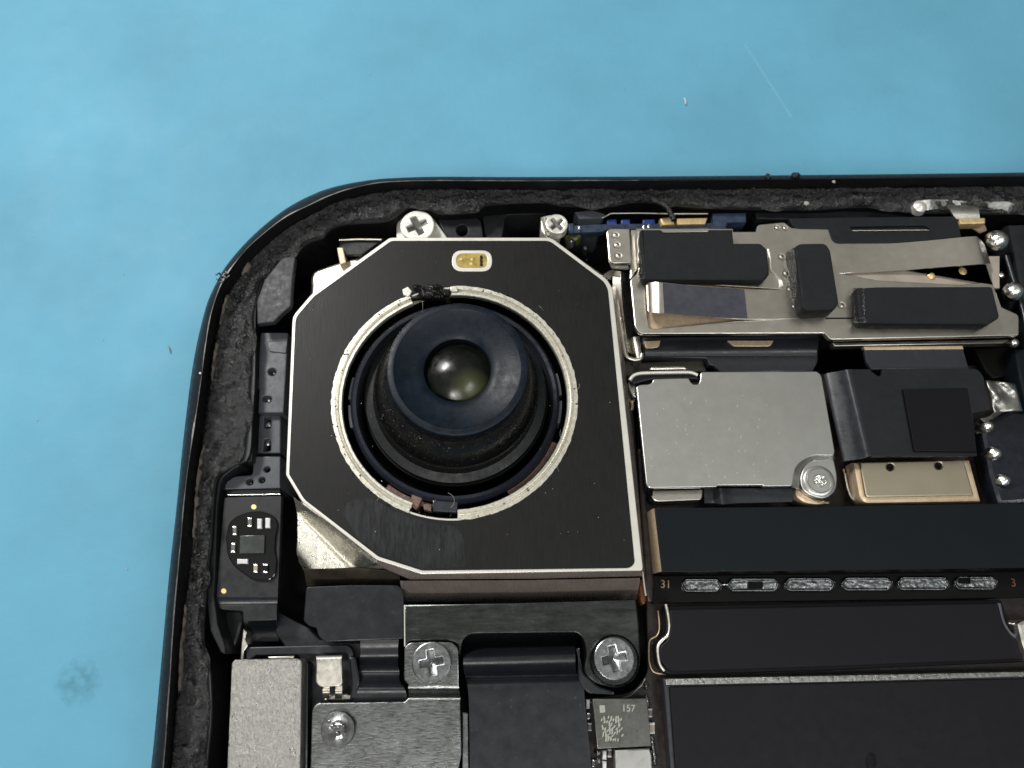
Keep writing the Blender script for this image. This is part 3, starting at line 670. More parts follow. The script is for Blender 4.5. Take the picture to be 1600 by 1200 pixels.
# brushed bracket
t = thing('brushed_bracket', 'brushed steel bracket with a tab rising under the left bracket screw', 'bracket')
plate('bracket_plate', [(487, 1108, 8), (496, 1098.5, 5), (632, 1096.5, 2), (638.5, 1090, 3), (719, 1089), (721, 1180, 6), (716, 1204), (716, 1400), (480, 1400)], 5.8, 5.5, m_brush, t, .04)
loft('bracket_step', [[(638, 1072, 6.28), (717, 1072, 6.28)], [(638, 1078, 6.22), (717, 1078, 6.22)], [(638.5, 1083, 6.0), (718, 1083, 6.0)], [(638.5, 1090, 5.82), (719, 1090, 5.82)], [(638.5, 1097, 5.805), (719, 1097, 5.805)]], m_brush, t, .25)
plate('bracket_tab', [(631.5, 1012, 4), (640, 1003.5, 5), (706, 1003, 5), (716, 1012, 5), (717, 1073), (638, 1074), (638, 1070), (631, 1062, 3)], 6.3, 6.0, m_brush, t, .04)

# camera bracket (dark)
t = thing('camera_bracket', 'dark steel bracket bar running below the camera module with a rounded screw lobe', 'bracket')
plate('bracket_bar', [(632, 945), (800, 942.5), (994, 937, 2), (998, 975), (1001, 1035, 12), (992, 1062, 16), (964, 1075, 20), (930, 1068, 16), (912, 1050, 10), (917, 1022, 8), (913, 1000, 10), (903, 988, 10), (735, 990, 10), (722, 1000, 8), (718, 1030), (716, 1006, 5), (704, 1001, 6), (640, 1001, 6), (632, 1010)], 6.2, 5.2, m_brk, t, .05)
lathe('lobe_ring', P(960, 1032, 6.2), [(33 * .0262, 6.2), (34.5 * .0262, 6.34), (36.0 * .0262, 6.2)], m_brk, t, n=60)
tube('bright_edge', [P(632, 945, 6.2), P(632.3, 975, 6.2), P(632.6, 1010, 6.2)], .03, m_lip, t)

# camera ribbon (black, centre bottom)
t = thing('camera_ribbon', 'wide satin black ribbon cable rolling out from under the camera bracket', 'ribbon cable')
loft('ribbon', [[(728, 985, 4.6), (898, 982, 4.6)], [(726, 1004, 5.0), (899, 1000, 5.0)], [(724, 1025, 5.9), (899, 1020, 5.9)], [(724, 1038, 6.0), (899, 1034, 6.0)], [(725, 1050, 5.75), (900, 1046, 5.75)], [(727, 1058, 5.5), (902, 1055, 5.5)],
     [(729, 1066, 5.75), (911, 1062, 5.75)], [(731, 1076, 5.85), (912, 1072, 5.85)], [(733, 1110, 5.86), (915, 1106, 5.86)], [(734, 1200, 5.86), (924, 1200, 5.86)], [(734, 1400, 5.86), (940, 1400, 5.86)]], m_flex, t, .15, n=6)
plate('ribbon_frame', [(902, 1010, 4), (908, 1030), (912, 1052, 6), (935, 1072, 6), (960, 1080), (960, 1086), (918, 1084, 8), (904, 1066, 6)], 5.9, 4.6, m_flex, t, .08)
t = thing('gold_mesh_strip', 'narrow speckled tin strip between the brushed bracket and the black ribbon', 'shield strip')
plate('strip_body', [(722, 1112), (732, 1114), (735, 1400), (722, 1400)], 5.3, 4.9, m_tin, t, .04)

# ================================================================== logic board and what stands on it
t = thing('logic_board', 'dark brown main circuit board under the chips and shields on the right', 'circuit board')
ZL = 5.0
plate('board', [(992, 600), (1700, 560), (1900, 1400), (925, 1400), (905, 1092), (990, 1082, 20), (1012, 1050, 10), (1010, 940)], ZL, ZL - .5, m_board, t, .04)
tube('trace', [P(918, 1098, 5.0), P(960, 1094, 5.0), P(985, 1087, 5.0), P(1003, 1070, 5.0), P(1008, 1060, 5.0)], .025, m_ink, t)

# memory strip
t = thing('memory_package', 'long flat blue-black package with a brass end face, right of the camera', 'chip')
plate('package_top', [(1023, 794), (1300, 791), (1900, 781), (1900, 884), (1300, 891.5), (1034.5, 894)], 6.3, 5.1, m_chip, t, .03)
loft('end_face', [[(1009, 801, 5.75), (1018, 897, 5.75)], [(1022.2, 794, 6.28), (1033.8, 893, 6.28)]], m_brass, t, .08, n=1)
loft('lower_face', [[(1034, 893.5, 6.28), (1300, 891.5, 6.28), (1900, 884, 6.28)], [(1036, 899, 5.6), (1300, 897, 5.6), (1900, 890, 5.6)]], m_gap, t, .08, n=1)

# contact row strip
t = thing('contact_board', 'black strip printed 31 that carries the row of rough solder pads', 'circuit board')
plate('strip', [(1014, 900), (1560, 893), (1700, 891), (1700, 930), (1560, 935), (1020, 942)], 5.45, 5.02, m_gap, t, .03)
textmesh('printed_number', '31', 1040, 913.5, 5.465, 12, m_inkg, t, math.radians(-4))
textmesh('printed_number', '3', 1583, 911, 5.465, 12, m_inko, t, math.radians(-4))
pills = [(1064, 1128), (1136, 1218), (1225, 1305), (1314, 1395), (1401, 1484), (1490, 1559)]
names = ['short leftmost solder pad with grainy texture, next to the printed 31', 'second solder pad from the printed 31, with a dark notch on top', 'third rough solder pad from the printed 31',
         'fourth rough solder pad from the printed 31', 'fifth solder pad from the printed 31, second from the right end', 'rightmost solder pad of the row, with a dark spot at its left']
for (x0, x1), nm in zip(pills, names):
    yc = 914.5 - (x0 - 1064) * .008; hh = 11.5
    tt = thing('solder_pad', nm, 'solder pad', 'row of solder pads on the black strip')
    # displaced pad surface
    rows = []
    NI = 70
    for i in range(NI):
        x = x0 + (x1 - x0) * (1 - math.cos(math.pi * i / (NI - 1))) / 2; d = min(x - x0, x1 - x); w = hh if d >= hh else math.sqrt(max(0.0, hh * hh - (hh - d) ** 2))
        row = []
        for j in range(19):
            s = j / 18 * 2 - 1
            e_ = 1 - abs(s) ** 4
            rim_ = math.exp(-((abs(s) - .80) / .13) ** 2) if min(d, 40) > 7 else math.exp(-((math.hypot(max(0, hh - d), s * hh) / hh - .80) / .13) ** 2)
            z = 5.47 + .05 * e_ * min(1, d / 4) + .10 * rim_ * min(1, d / 2) + .03 * e_ * noise.fractal(Vector((x * .13, s * 1.6, x0)), .8, 2, 3)
            if nm.startswith('second') and abs(x - (x0 + (x1 - x0) * .55)) < 11 and -.4 < s < .55: z -= .14
            if nm.startswith('rightmost') and abs(x - (x0 + 16)) < 9 and s < 0: z -= .14
            row.append(P(x, yc + s * w, z))
        rows.append(row)
    grid('pad_body', rows, m_tin, tt, ang=180)
t = thing('solder_bridge', 'thin bright sliver of solder joining the two leftmost pads', 'solder')
tube('bridge', [P(1127, 914, 5.6), P(1132, 913, 5.62), P(1137, 914, 5.6)], .03, m_solder, t)

# shield two
t = thing('rf_shield', 'charcoal covered shield with S-shaped chamfered ends below the solder pads', 'shield')
SH = [(1047, 952, 4), (1300, 947), (1560, 942, 4), (1568, 975, 12), (1582, 994, 10), (1598, 1004, 6), (1606, 1030, 4), (1300, 1042), (1047, 1050, 8), (1033, 1034, 10), (1031, 1010, 8), (1045, 998, 6), (1048, 978)]
plate('shield_top', SH, 5.95, 5.5, m_pack, t, .05)
SH2 = [(1038, 947, 4), (1300, 942), (1566, 937, 4), (1577, 975, 12), (1590, 990, 10), (1606, 999, 6), (1614, 1034, 4), (1300, 1047.5), (1040, 1055, 10), (1026, 1038, 10), (1024, 1007, 8), (1038, 995, 6), (1040, 978)]
plate('shield_wall', SH2, 5.70, 5.02, m_pack, t, .10)
def edge_tube(name, pts, z, rad, mat, parent, n=6):
    q = cat([[p] for p in [(x, y) for x, y in pts]], n)
    return tube(name, [P(r_[0][0], r_[0][1], z) for r_ in q], rad, mat, parent)
edge_tube('bright_chamfer', [(1040, 944), (1044, 962), (1046, 978), (1044, 992), (1034, 1001), (1028, 1010), (1028, 1024), (1031, 1038), (1038, 1048)], 5.80, .085, m_can, t)
edge_tube('bright_chamfer', [(1028, 954), (1030, 970), (1030, 985), (1026, 994), (1016, 1000), (1014, 1014), (1015, 1036), (1022, 1050), (1040, 1054)], 5.1, .035, m_brass, t)
edge_tube('end_chamfer', [(1560, 943), (1566, 970), (1576, 988), (1590, 998), (1600, 1004)], 5.85, .09, m_gpl, t)

t = thing('edge_clip', 'small bright brass clip cut by the right edge beside the charcoal shield end', 'clip')
plate('clip_body', [(1589, 974, 4), (1600, 968, 4), (1640, 966), (1640, 1030), (1606, 1034, 4), (1596, 1004, 4)], 6.2, 5.1, m_can, t, .12)
tube('clip_wire', [P(1575, 973, 5.9), P(1582, 975, 5.9), P(1588, 974, 6.0)], .05, m_can, t)
# big shield
t = thing('processor_shield', 'largest charcoal covered shield with a grainy silver upper edge at the bottom right', 'shield')
plate('shield_base', [(1036, 1060, 3), (1300, 1055), (1900, 1044), (1900, 1400), (1064, 1400)], 5.75, 5.02, m_flexg, t, .06)
loft('silver_edge', [[(1038, 1059, 5.6), (1300, 1054, 5.6), (1620, 1047.5, 5.6), (1900, 1042, 5.6)], [(1040, 1061, 5.80), (1300, 1056, 5.8), (1620, 1049.5, 5.8), (1900, 1044, 5.8)], [(1041, 1070, 5.84), (1300, 1065, 5.84), (1620, 1056, 5.84), (1900, 1051, 5.84)]], m_edge, t, .2, n=2)
plate('shield_film', [(1046, 1073, 3), (1300, 1067), (1900, 1053), (1900, 1400), (1070, 1400)], 5.88, 5.5, m_pack, t, .04)
plate('worn_spot', circ(1361, 1190, 9, 16, 14), 5.886, 5.8, m_gap, t, .002)

# small marked chip
t = thing('marked_chip', 'small grey etched chip marked 157 with a pale square and dot, bottom centre', 'chip')
plate('chip_body', [(926, 1092), (1011, 1091), (1017.5, 1166), (933.5, 1170)], 5.65, 5.05, m_mem, t, .03)
plate('chip_mark', [(936.5, 1102, 1), (945, 1102, 1), (946, 1113, 1), (937.5, 1114, 1)], 5.662, 5.6, m_ink, t, .003)
plate('chip_mark', circ(1003.5, 1152, 6, 24), 5.662, 5.6, m_mem, t, .003)
textmesh('chip_number', '157', 982, 1107, 5.655, 10, m_ink, t, math.radians(-3), .006)
q0 = (940, 1121); 
bm = bmesh.new()
random.seed(3)
for i in range(9):
    for j in range(11):
        if random.random() < .42: continue
        x = q0[0] + i * 3.7 + j * .35 + random.uniform(-.5, .5); y = q0[1] + j * 3.5 + random.uniform(-.4, .4)
        c = P(x, y, 5.656); k = .027
        bmesh.ops.create_icosphere(bm, subdivisions=1, radius=1, matrix=Matrix.Translation(c) @ Matrix.Rotation(random.uniform(.7, 1.3), 4, 'Z') @ Matrix.Diagonal((2.6 * k, 1.1 * k, .008, 1)))
me = bpy.data.meshes.new('laser_scuffs'); bm.to_mesh(me); bm.free()
link('etched_scuffs', me, m_ink, t)
t = thing('silver_can', 'plain pale silver can just under the small marked chip', 'shield can')
plate('can_body', [(961, 1172), (1015, 1169.5), (1018.5, 1180, 2), (1030, 1400), (966, 1400)], 5.7, 5.05, m_greycan, t, .05)
# tiny capacitors, countable
G = 'tiny soldered parts around the marked chip'
def tiny(x, y, w, h_s, mats, label):
    tt = thing('capacitor', label, 'capacitor', G); smd(x, y, w, h_s, 5.02, mats, tt, 'capacitor_body', .3)
tiny(919, 1100, 6, 15, (m_white, m_white), 'white oblong part at the upper left corner of the marked chip')
tiny(919.5, 1119, 6, 10, (m_cap, m_solder), 'tiny dark part left of the etched mark, between white and grey parts')
tiny(921.5, 1136, 6.5, 13, (m_cap, m_white), 'grey oblong part left of the marked chip, halfway down')
tiny(1016, 1114, 7, 14, (m_cap, m_white), 'grey part touching the upper right side of the marked chip')
tiny(1019, 1138, 9, 18, (m_capw, m_white), 'tan capacitor with silver end right of the marked chip')
tiny(945, 1180, 6, 15, (m_white, m_white), 'white oblong part below the marked chip, left of the silver can')
tiny(953, 1177, 6, 14, (m_cap, m_white), 'grey part squeezed between white part and silver can')
tiny(945, 1197, 6, 14, (m_white, m_white), 'white part at the bottom edge of the photo below the marked chip')
tiny(927, 1193, 6, 12, (m_cap, m_solder), 'dark part at the bottom beside the black ribbon edge')
for (x, y, lb) in ((1011, 1092, 'topmost solder bead at the right corner of the marked chip'), (1012, 1100, 'second solder bead down the right side of the marked chip'), (1010, 1072, 'faint bead alone above the chip near the board curve'),
                   (1019, 1156, 'solder bead just below the tan capacitor'), (1020, 1164, 'second bead below the tan capacitor'), (1021.5, 1174, 'third bead below the tan capacitor, beside silver can top'), (1023, 1183, 'fourth bead below the tan capacitor'), (1023.5, 1193, 'lowest bead beside the silver can'),
                   (934, 1176, 'small bead under the lower left corner of the marked chip'), (934, 1190, 'bright bead at the bottom, left of the white parts')):
    tt = thing('solder_bead', lb, 'solder bead', 'solder beads around the marked chip')
    c = P(x, y, 5.2)
    lathe('bead', c, [(.13, 4.95), (.12, 5.12), (.07, 5.22), (.002, 5.25)], m_solder, tt, n=14)

# ================================================================== middle shield
t = thing('steel_shield', 'scratched plain steel shield plate right of the camera, with a notch along its top', 'shield')
SP = [(994.5, 604, 3), (1001, 601, 2), (1013, 600.5, 1), (1019, 598, 3), (1021, 592, 3), (1076, 590.5, 3), (1080, 598, 3), (1084, 600.5, 2), (1091, 600.5, 3), (1094, 595, 2), (1094.5, 583, 3), (1098, 580.8, 1),
      (1278, 580, 6), (1284, 588, 3), (1304.5, 705, 3), (1303, 712, 3), (1266, 711, 14), (1243, 728, 12), (1238, 759.5, 3), (1194, 760, 1), (1191, 758), (1122, 758.5, 1), (1119, 761), (1014, 762.5, 3), (1010, 757, 3)]
plate('shield_plate', SP, 6.75, 6.5, m_steel, t, .035)
bm = bmesh.new()
for _ in range(42):
    x = 1010 + 220 * random.random() ** 1.5; y = random.uniform(612, 750); s_ = random.uniform(.02, .10)
    bmesh.ops.create_icosphere(bm, subdivisions=1, radius=1, matrix=Matrix.Translation(P(x, y, 6.752)) @ Matrix.Rotation(random.gauss(1.4, .5), 4, 'Z') @ Matrix.Diagonal((s_, .008, .004, 1)))
me = bpy.data.meshes.new('fine_scratches'); bm.to_mesh(me); bm.free()
so = link('fine_scratches', me, m_lip, t); so['kind'] = 'stuff'
loft('screw_step', [[(1303, 711, 6.74), (1304, 718, 6.4)], [(1278, 709, 6.74), (1280, 717.5, 6.4)], [(1262, 711, 6.74), (1268, 720, 6.4)], [(1246, 722, 6.74), (1256, 729, 6.4)], [(1239, 738, 6.74), (1250, 742, 6.4)], [(1237, 761, 6.74), (1249, 764, 6.4)]], m_steel, t, .1, n=5)
plate('screw_ear', [(1250, 745, 6), (1256, 728, 8), (1270, 718, 8), (1303, 716.5, 4), (1309, 745, 10), (1306, 768, 12), (1290, 780, 12), (1268, 776, 12), (1252, 764, 8)], 6.4, 6.15, m_steel, t, .05)
plate('ear_spacer', [(1243, 762, 4), (1256, 763), (1270, 778, 8), (1290, 782, 8), (1300, 783), (1280, 790, 10), (1256, 786, 8), (1242, 775, 6)], 6.1, 5.05, m_brass, t, .12)
loft('side_skirt', [[(995, 606, 6.6), (991, 606, 5.5)], [(1002, 680, 6.6), (998, 680, 5.5)], [(1009, 758, 6.6), (1004, 758, 5.5)], [(1014, 763, 6.6), (1008, 772, 5.5)], [(1020, 764, 6.6), (1020, 784, 5.4)]], m_flex, t, .1, n=4)
tt = thing('screw', 'worn silver screw with a chewed cross in the corner of the steel shield', 'screw')
c = P(1281, 751, 6.5); k = mmpp(1281, 751, 6.5)
lathe('screw_head', c, [(24 * k, 6.38), (24 * k, 6.45), (23 * k, 6.47), (19.5 * k, 6.475), (18.5 * k, 6.44), (17.5 * k, 6.475), (10 * k, 6.48), (9 * k, 6.42), (.003, 6.34)], m_steel, tt, n=60)
rows = []
for i in range(18):
    a = 2 * math.pi * i / 17; rows.append([(c.x + (9.5 * k * j / 5 + .003) * (1 + .12 * noise.noise(Vector((i * 1.7, j, 0)))) * math.cos(a), c.y + (9.5 * k * j / 5 + .003) * math.sin(a), 6.455 + .09 * noise.noise(Vector((i * .9, j * 1.1, 5)))) for j in range(6)])
rows[-1] = rows[0]
grid('chewed_cross', rows, m_solder, tt, ang=180)
# rails above left corner
t = thing('ground_spring', 'bright curved metal rail along the upper left corner of the steel shield', 'spring')
edge_tube('rail', [(984, 594), (990, 587), (1000, 583.5), (1020, 582.5), (1050, 582), (1078, 582), (1090, 586)], 6.9, .075, m_lip, t)
plate('rail_body', [(984, 594, 4), (1000, 585), (1086, 584, 4), (1093, 592), (1080, 592), (1020, 592), (1000, 597), (990, 600)], 6.7, 6.2, m_wall, t, .05)
plate('rail_cap', [(1018, 572.5, 2), (1070, 572, 2), (1074, 577), (1015, 578)], 6.7, 6.3, m_can, t, .06)
plate('rail_foot', [(982, 597), (994, 597), (994, 622), (988, 618, 4), (983, 606)], 6.3, 5.6, m_steel, t, .05)
edge_tube('hook', [(978, 618), (986, 626), (988, 636), (984, 646), (981, 650)], 5.6, .08, m_brass, t)
# parts under the shield's lower edge
t = thing('tan_pad', 'tan rectangular tab peeking out below the left end of the steel shield', 'tab')
plate('pad_body', [(1013, 766), (1099, 764, 4), (1097, 781, 6), (1022, 784, 8)], 5.9, 5.3, m_tan, t, .04)
t = thing('flex_connector', 'black flex loop with a bright crease below the steel shield', 'ribbon cable')
loft('flex_loop', [[(1100, 763, 6.0), (1101, 786, 6.0)], [(1112, 763, 6.05), (1114, 786, 6.05)], [(1118, 763, 6.2), (1122, 787, 6.2)], [(1126, 763, 6.35), (1130, 788, 6.35)], [(1136, 763, 6.25), (1142, 787, 6.25)], [(1150, 763, 6.2), (1156, 786, 6.2)], [(1200, 763, 6.2), (1200, 785, 6.2)], [(1240, 763, 6.15), (1238, 784, 6.15)]], m_flexg, t, .1)
# dark column between camera and shield
t = thing('edge_rail', 'dark glossy rail standing between the camera cover and the right hand shields', 'rail')
plate('rail_body', [(996, 700), (1004, 700), (1010, 780), (1022, 905), (1020, 940), (1012, 942), (1006, 900)], 5.9, 5.05, m_board, t, .1)
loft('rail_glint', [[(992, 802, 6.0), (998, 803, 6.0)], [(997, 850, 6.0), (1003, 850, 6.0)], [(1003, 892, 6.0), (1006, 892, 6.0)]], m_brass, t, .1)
plate('rail_body', [(982, 640), (990, 640), (1000, 760), (1004, 800), (996, 800)], 5.7, 5.05, m_wall, t, .08)
plate('amber_post', [(998, 905), (1006, 905), (1012, 938), (1006, 946, 3), (1001, 940)], 5.7, 4.8, M('amber_glue', (.16, .06, .02), .25, cvar=.5, cs=3), t, .1)
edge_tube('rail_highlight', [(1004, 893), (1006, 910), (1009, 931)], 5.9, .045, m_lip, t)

# ================================================================== dark flex band under the upper bracket
t = thing('flex_band', 'dark grey flex band with two brass glimpses below the upper bracket', 'ribbon cable')
plate('band', [(1004, 527), (1280, 523), (1278, 566, 4), (1270, 580), (1128, 583), (1116, 572, 4), (1108, 570), (1104, 560, 3), (1004, 558)], 5.75, 5.1, m_flexg, t, .06)
loft('band_roll', [[(1008, 530, 5.7), (1276, 526, 5.7)], [(1008, 538, 5.85), (1276, 534, 5.85)], [(1008, 548, 5.95), (1276, 545, 5.95)], [(1008, 556, 5.85), (1276, 556, 5.85)]], m_flexg, t, .08)
plate('brass_window', [(1006, 533), (1032, 532), (1030, 542, 4), (1010, 546, 3)], 5.93, 5.7, m_brass, t, .02)
plate('brass_window', [(1137, 532), (1209, 532), (1204, 541, 4), (1146, 541, 4)], 5.96, 5.7, m_brass, t, .02)

# ================================================================== upper right bracket
ub = thing('leaf_spring_bracket', 'tan steel bracket with two bent leaf arms in the upper right of the phone', 'bracket')
ZU = 7.0
UB = [(994, 357), (1145, 357), (1146, 362), (1181, 362), (1184, 351, 4), (1226, 347, 4), (1236, 356, 4), (1294, 358), (1300, 374, 4), (1306, 380, 4), (1420, 379), (1500, 370), (1530, 372), (1541, 412), (1552, 445), (1565, 480), (1592, 492, 6), (1592, 524, 3), (1300, 530.5, 1), (1296, 529),
      (1288, 520.5, 2), (1000, 521.5, 6), (992, 510, 4), (985, 437, 4), (996, 427, 4), (998, 420)]
armL = [(1009, 440, 3), (1030, 440), (1220, 452), (1221, 454), (1272, 454), (1272, 496), (1250, 496.5), (1150, 501), (1022, 514, 4), (1014, 512, 3), (1010, 480)]
armR = [(1317, 427.5), (1400, 421), (1545, 409), (1549, 440), (1500, 445), (1370, 438), (1340, 432)]
slit = [(1290, 496.3), (1334, 496), (1334, 498.2), (1290, 498.6)]
plate('bracket_plate', UB, ZU, ZU - .25, m_tan, ub, .03, holes=[rnd(armL), rnd(armR)])
loft('leaf_arm', [[(1274, 452.5, 6.99), (1274, 497, 6.99)], [(1250, 452.5, 7.0), (1250, 497.5, 7.0)], [(1180, 452.3, 7.12), (1180, 498.5, 7.12)], [(1130, 449.5, 7.25), (1130, 496.5, 7.25)], [(1080, 446, 7.42), (1080, 492.5, 7.42)], [(1038, 441.8, 7.58), (1037, 489.3, 7.58)], [(1025, 441, 7.55), (1027, 488.5, 7.55)], [(1014, 441.5, 7.38), (1016, 487.5, 7.38)], [(1010, 444, 7.2), (1012, 484, 7.2)]], m_tan, ub, .07, n=5)
loft('arm_reflection', [[(1163, 451.8, 7.20), (1168, 498.0, 7.20)], [(1130, 449.6, 7.28), (1130, 496.4, 7.28)], [(1080, 446.2, 7.45), (1080, 492.3, 7.45)], [(1035, 442.0, 7.612), (1038, 489.1, 7.612)]], m_reflection, ub, .02, n=6)  # tinted sheet carrying the arm's dark violet reflection in its colour
loft('leaf_arm', [[(1310, 381, 6.99), (1318, 428, 6.99)], [(1360, 381, 7.02), (1362, 425.5, 7.02)], [(1400, 380, 7.1), (1402, 422.5, 7.1)], [(1450, 376, 7.25), (1455, 418.5, 7.25)], [(1518, 369.5, 7.5), (1528, 413, 7.5)], [(1529, 372, 7.42), (1541, 412, 7.42)], [(1538, 381, 7.2), (1548, 412, 7.2)]], m_tan, ub, .07, n=5)
plate('gold_layer', [(1006, 437), (1274, 450), (1274, 505), (1012, 516)], 6.72, 6.4, m_brass, ub, .02)
plate('under_layer', [(1300, 405), (1562, 400), (1562, 450), (1300, 450)], 6.9, 6.76, m_under, ub, .02)
for (x, y, s) in ((1504, 424, 11), (1456, 430, 7)): lathe('gold_stud', P(x, y, 6.98), [(s * .025, 6.88), (s * .024, 6.96), (s * .016, 7.0), (.003, 7.02)], m_gold, ub, n=24)
plate('weld_tab', [(947.5, 361, 4), (953, 356.5, 3), (984, 357), (986.5, 411), (956, 411.5, 3), (951.5, 406, 3)], 6.95, 6.7, m_tan, ub, .05)
loft('tab_fold', [[(953, 411, 6.7), (980, 411.5, 6.7)], [(954, 415, 6.45), (982, 416, 6.45)], [(957, 419, 6.3), (982, 420, 6.3)], [(960, 420, 6.1), (982, 421, 6.1)]], m_lip, ub, .05)
plate('tab_stem', [(986, 359), (994, 358), (998, 420, 3), (984, 437), (985, 415)], 6.6, 6.3, m_tan, ub, .05)
plate('slit_shadow', slit, ZU + .002, ZU - .1, m_gap, ub, .001)
def weld(x, y, z, r_, parent, m=m_tan):
    k = mmpp(x, y, z)
    lathe('weld_dot', P(x, y, z), [(r_ * k, z - .02), (r_ * .9 * k, z + .018), (r_ * .78 * k, z + .018), (r_ * .66 * k, z + .004), (r_ * .40 * k, z + .006), (r_ * .25 * k, z + .03), (.002, z + .036)], m, parent, n=24)
for (x, y) in ((961.5, 367.5), (963.5, 382.5), (966, 399.5)): weld(x, y, 6.95, 7.5, ub)
for (x, y) in ((1214, 355.5), (1226, 356)): weld(x, y, ZU, 6, ub)
for (x, y) in ((1221, 401), (1228, 427), (1234, 452.5), (1240.5, 479), (1315, 477)): weld(x, y, ZU, 7.5, ub)
loft('bright_fold', [[(1199, 389, 7.1), (1201, 389, 7.12)], [(1202, 405, 7.1), (1204.5, 405, 7.12)], [(1203.5, 420, 7.1), (1205.5, 420, 7.12)], [(1211, 430, 7.05), (1213, 429, 7.1)], [(1217, 438, 7.03), (1221, 438, 7.08)], [(1218, 449, 7.03), (1224, 446, 7.06)]], m_lip, ub, .04)
plate('edge_lip', [(988, 525), (1000, 524), (1004, 556), (1002, 566), (994, 560)], 6.3, 5.2, m_can, ub, .12)
plate('lower_rail', [(1300, 535), (1590, 530), (1592, 536), (1304, 541)], 6.4, 6.0, m_tan, ub, .04)

# vertical chrome-like post left of the bracket
t = thing('chrome_post', 'reflective narrow metal wall beside the right edge of the camera cover', 'metal wall')
loft('wall_face', [[(957, 425, 6.3), (970, 424, 6.5), (984, 428, 5.6)], [(958, 440, 6.3), (970, 440, 6.5), (983, 440, 5.6)], [(962, 480, 6.2), (973, 480, 6.45), (986, 480, 5.4)], [(966, 520, 6.2), (978, 520, 6.4), (992, 520, 5.2)], [(970, 548, 6.2), (982, 550, 6.3), (998, 556, 5.2)]], m_can, t, .1, n=5)
loft('wall_crease', [[(944, 428, 6.1), (956, 421, 6.7)], [(954, 436, 6.0), (962, 423, 6.8)], [(966, 432, 6.1), (970, 424, 6.5)]], m_can, t, .08)
edge_tube('wall_rim', [(963, 470), (968, 500), (974, 535), (979, 556), (990, 562), (1000, 561), (1003, 553)], 6.45, .10, m_can, t)
plate('wall_foot', [(966, 560, 4), (1000, 566), (1100, 560), (1104, 580), (1000, 586), (975, 590, 5)], 5.3, 4.6, M('dark_olive', (.045, .042, .032), .35), t, .08)  # low foot in a dark olive tone
# foam pads and tapes
FG = 'black foam pads on the leaf spring bracket'
t = thing('foam_pad', 'long stepped black foam pad across the left half of the tan bracket', 'foam pad', FG)
plate('pad_body', [(1001, 358, 2), (1145, 358), (1147, 379.5), (1189, 379.5, 4), (1199, 389, 3), (1203, 428, 3), (1197, 433, 2), (1193, 438), (1006, 437, 3), (1004, 420)], 7.55, 7.0, m_foam, t, .10)
rows = []
for i in range(26):
    s = i / 25; y = 392 + 44 * s
    rows.append([P(1006 + 1.5 * s, y, 7.54), P(1001 + 2.5 * noise.noise(Vector((s * 12, 1, 0))), y, 7.42), P(998 + 3 * noise.noise(Vector((s * 15, 5, 0))), y, 7.25), P(1000, y, 7.02)])
grid('torn_end', rows, m_rib, t, ang=180)
tube('bright_tear', [P(997 + 1.2 * math.sin(i * 1.9), 362 + i * 7, 7.2 + .05 * math.sin(i)) for i in range(8)], .03, m_lip, t)
t = thing('foam_pad', 'upright black foam pad with ribbed left side in the middle of the tan bracket', 'foam pad', FG)
plate('pad_body', [(1242, 385, 6), (1250, 380, 5), (1290, 379.5, 6), (1298, 390, 6), (1311.5, 474, 6), (1304, 484, 7), (1262, 486, 6), (1254, 480, 4)], 7.8, 7.0, m_foam, t, .09)
for k_ in range(5):
    edge_tube('pad_rib', [(1230 + 2.6 * k_, 394 - 1.6 * k_), (1236 + 2.6 * k_, 430 - k_), (1242 + 2.7 * k_, 462), (1249 + 2.3 * k_, 486 - k_)], 7.12 + .13 * k_, .055, m_rib, t)
t = thing('foam_pad', 'wide black foam pad with a torn left end at the right of the tan bracket', 'foam pad', FG)
plate('pad_body', [(1338, 449.5, 3), (1370, 447.5), (1551, 447, 5), (1563, 496, 4), (1548, 503, 4), (1544, 507), (1352, 505.5, 6), (1342, 500, 4)], 7.6, 7.0, m_foam, t, .10)
rows = []
for i in range(24):
    s = i / 23; y = 450 + 55 * s
    rows.append([P(1350 + 3 * s + 2 * noise.noise(Vector((s * 9, 3, 1))), y, 7.63 + .05 * noise.noise(Vector((s * 14, 0, 1)))), P(1342 + 3 * noise.noise(Vector((s * 11, 1, 0))), y, 7.52 + .12 * noise.noise(Vector((s * 20, 2, 0)))), P(1335 + 3 * noise.noise(Vector((s * 13, 5, 0))), y, 7.28 + .12 * noise.noise(Vector((s * 20, 7, 0)))), P(1333 + 2 * s, y, 7.02)])
grid('torn_end', rows, m_rib, t, ang=180)
t = thing('black_tape', 'flat black tape with a long slot along the top of the right hand bracket', 'tape')
plate('tape_sheet', [(1233, 341), (1492, 338), (1498, 350), (1502, 371), (1470, 375), (1420, 379.5), (1308, 380, 4), (1300, 375, 4), (1294.5, 357.5), (1246, 357, 3), (1238, 352, 2)], 7.04, 6.7, m_blackm, t, .02, holes=[rnd([(1328, 354, 2), (1444, 352), (1454, 357, 2), (1450, 361, 2), (1332, 361.5, 2)])])
plate('slot_plate', [(1325, 350), (1458, 348), (1458, 366), (1325, 366)], 6.9, 6.6, m_wall, t, .02)
tube('slot_lip', [P(1331, 360.5, 6.98), P(1390, 360, 6.98), P(1450, 359.5, 6.98)], .035, m_tan, t)

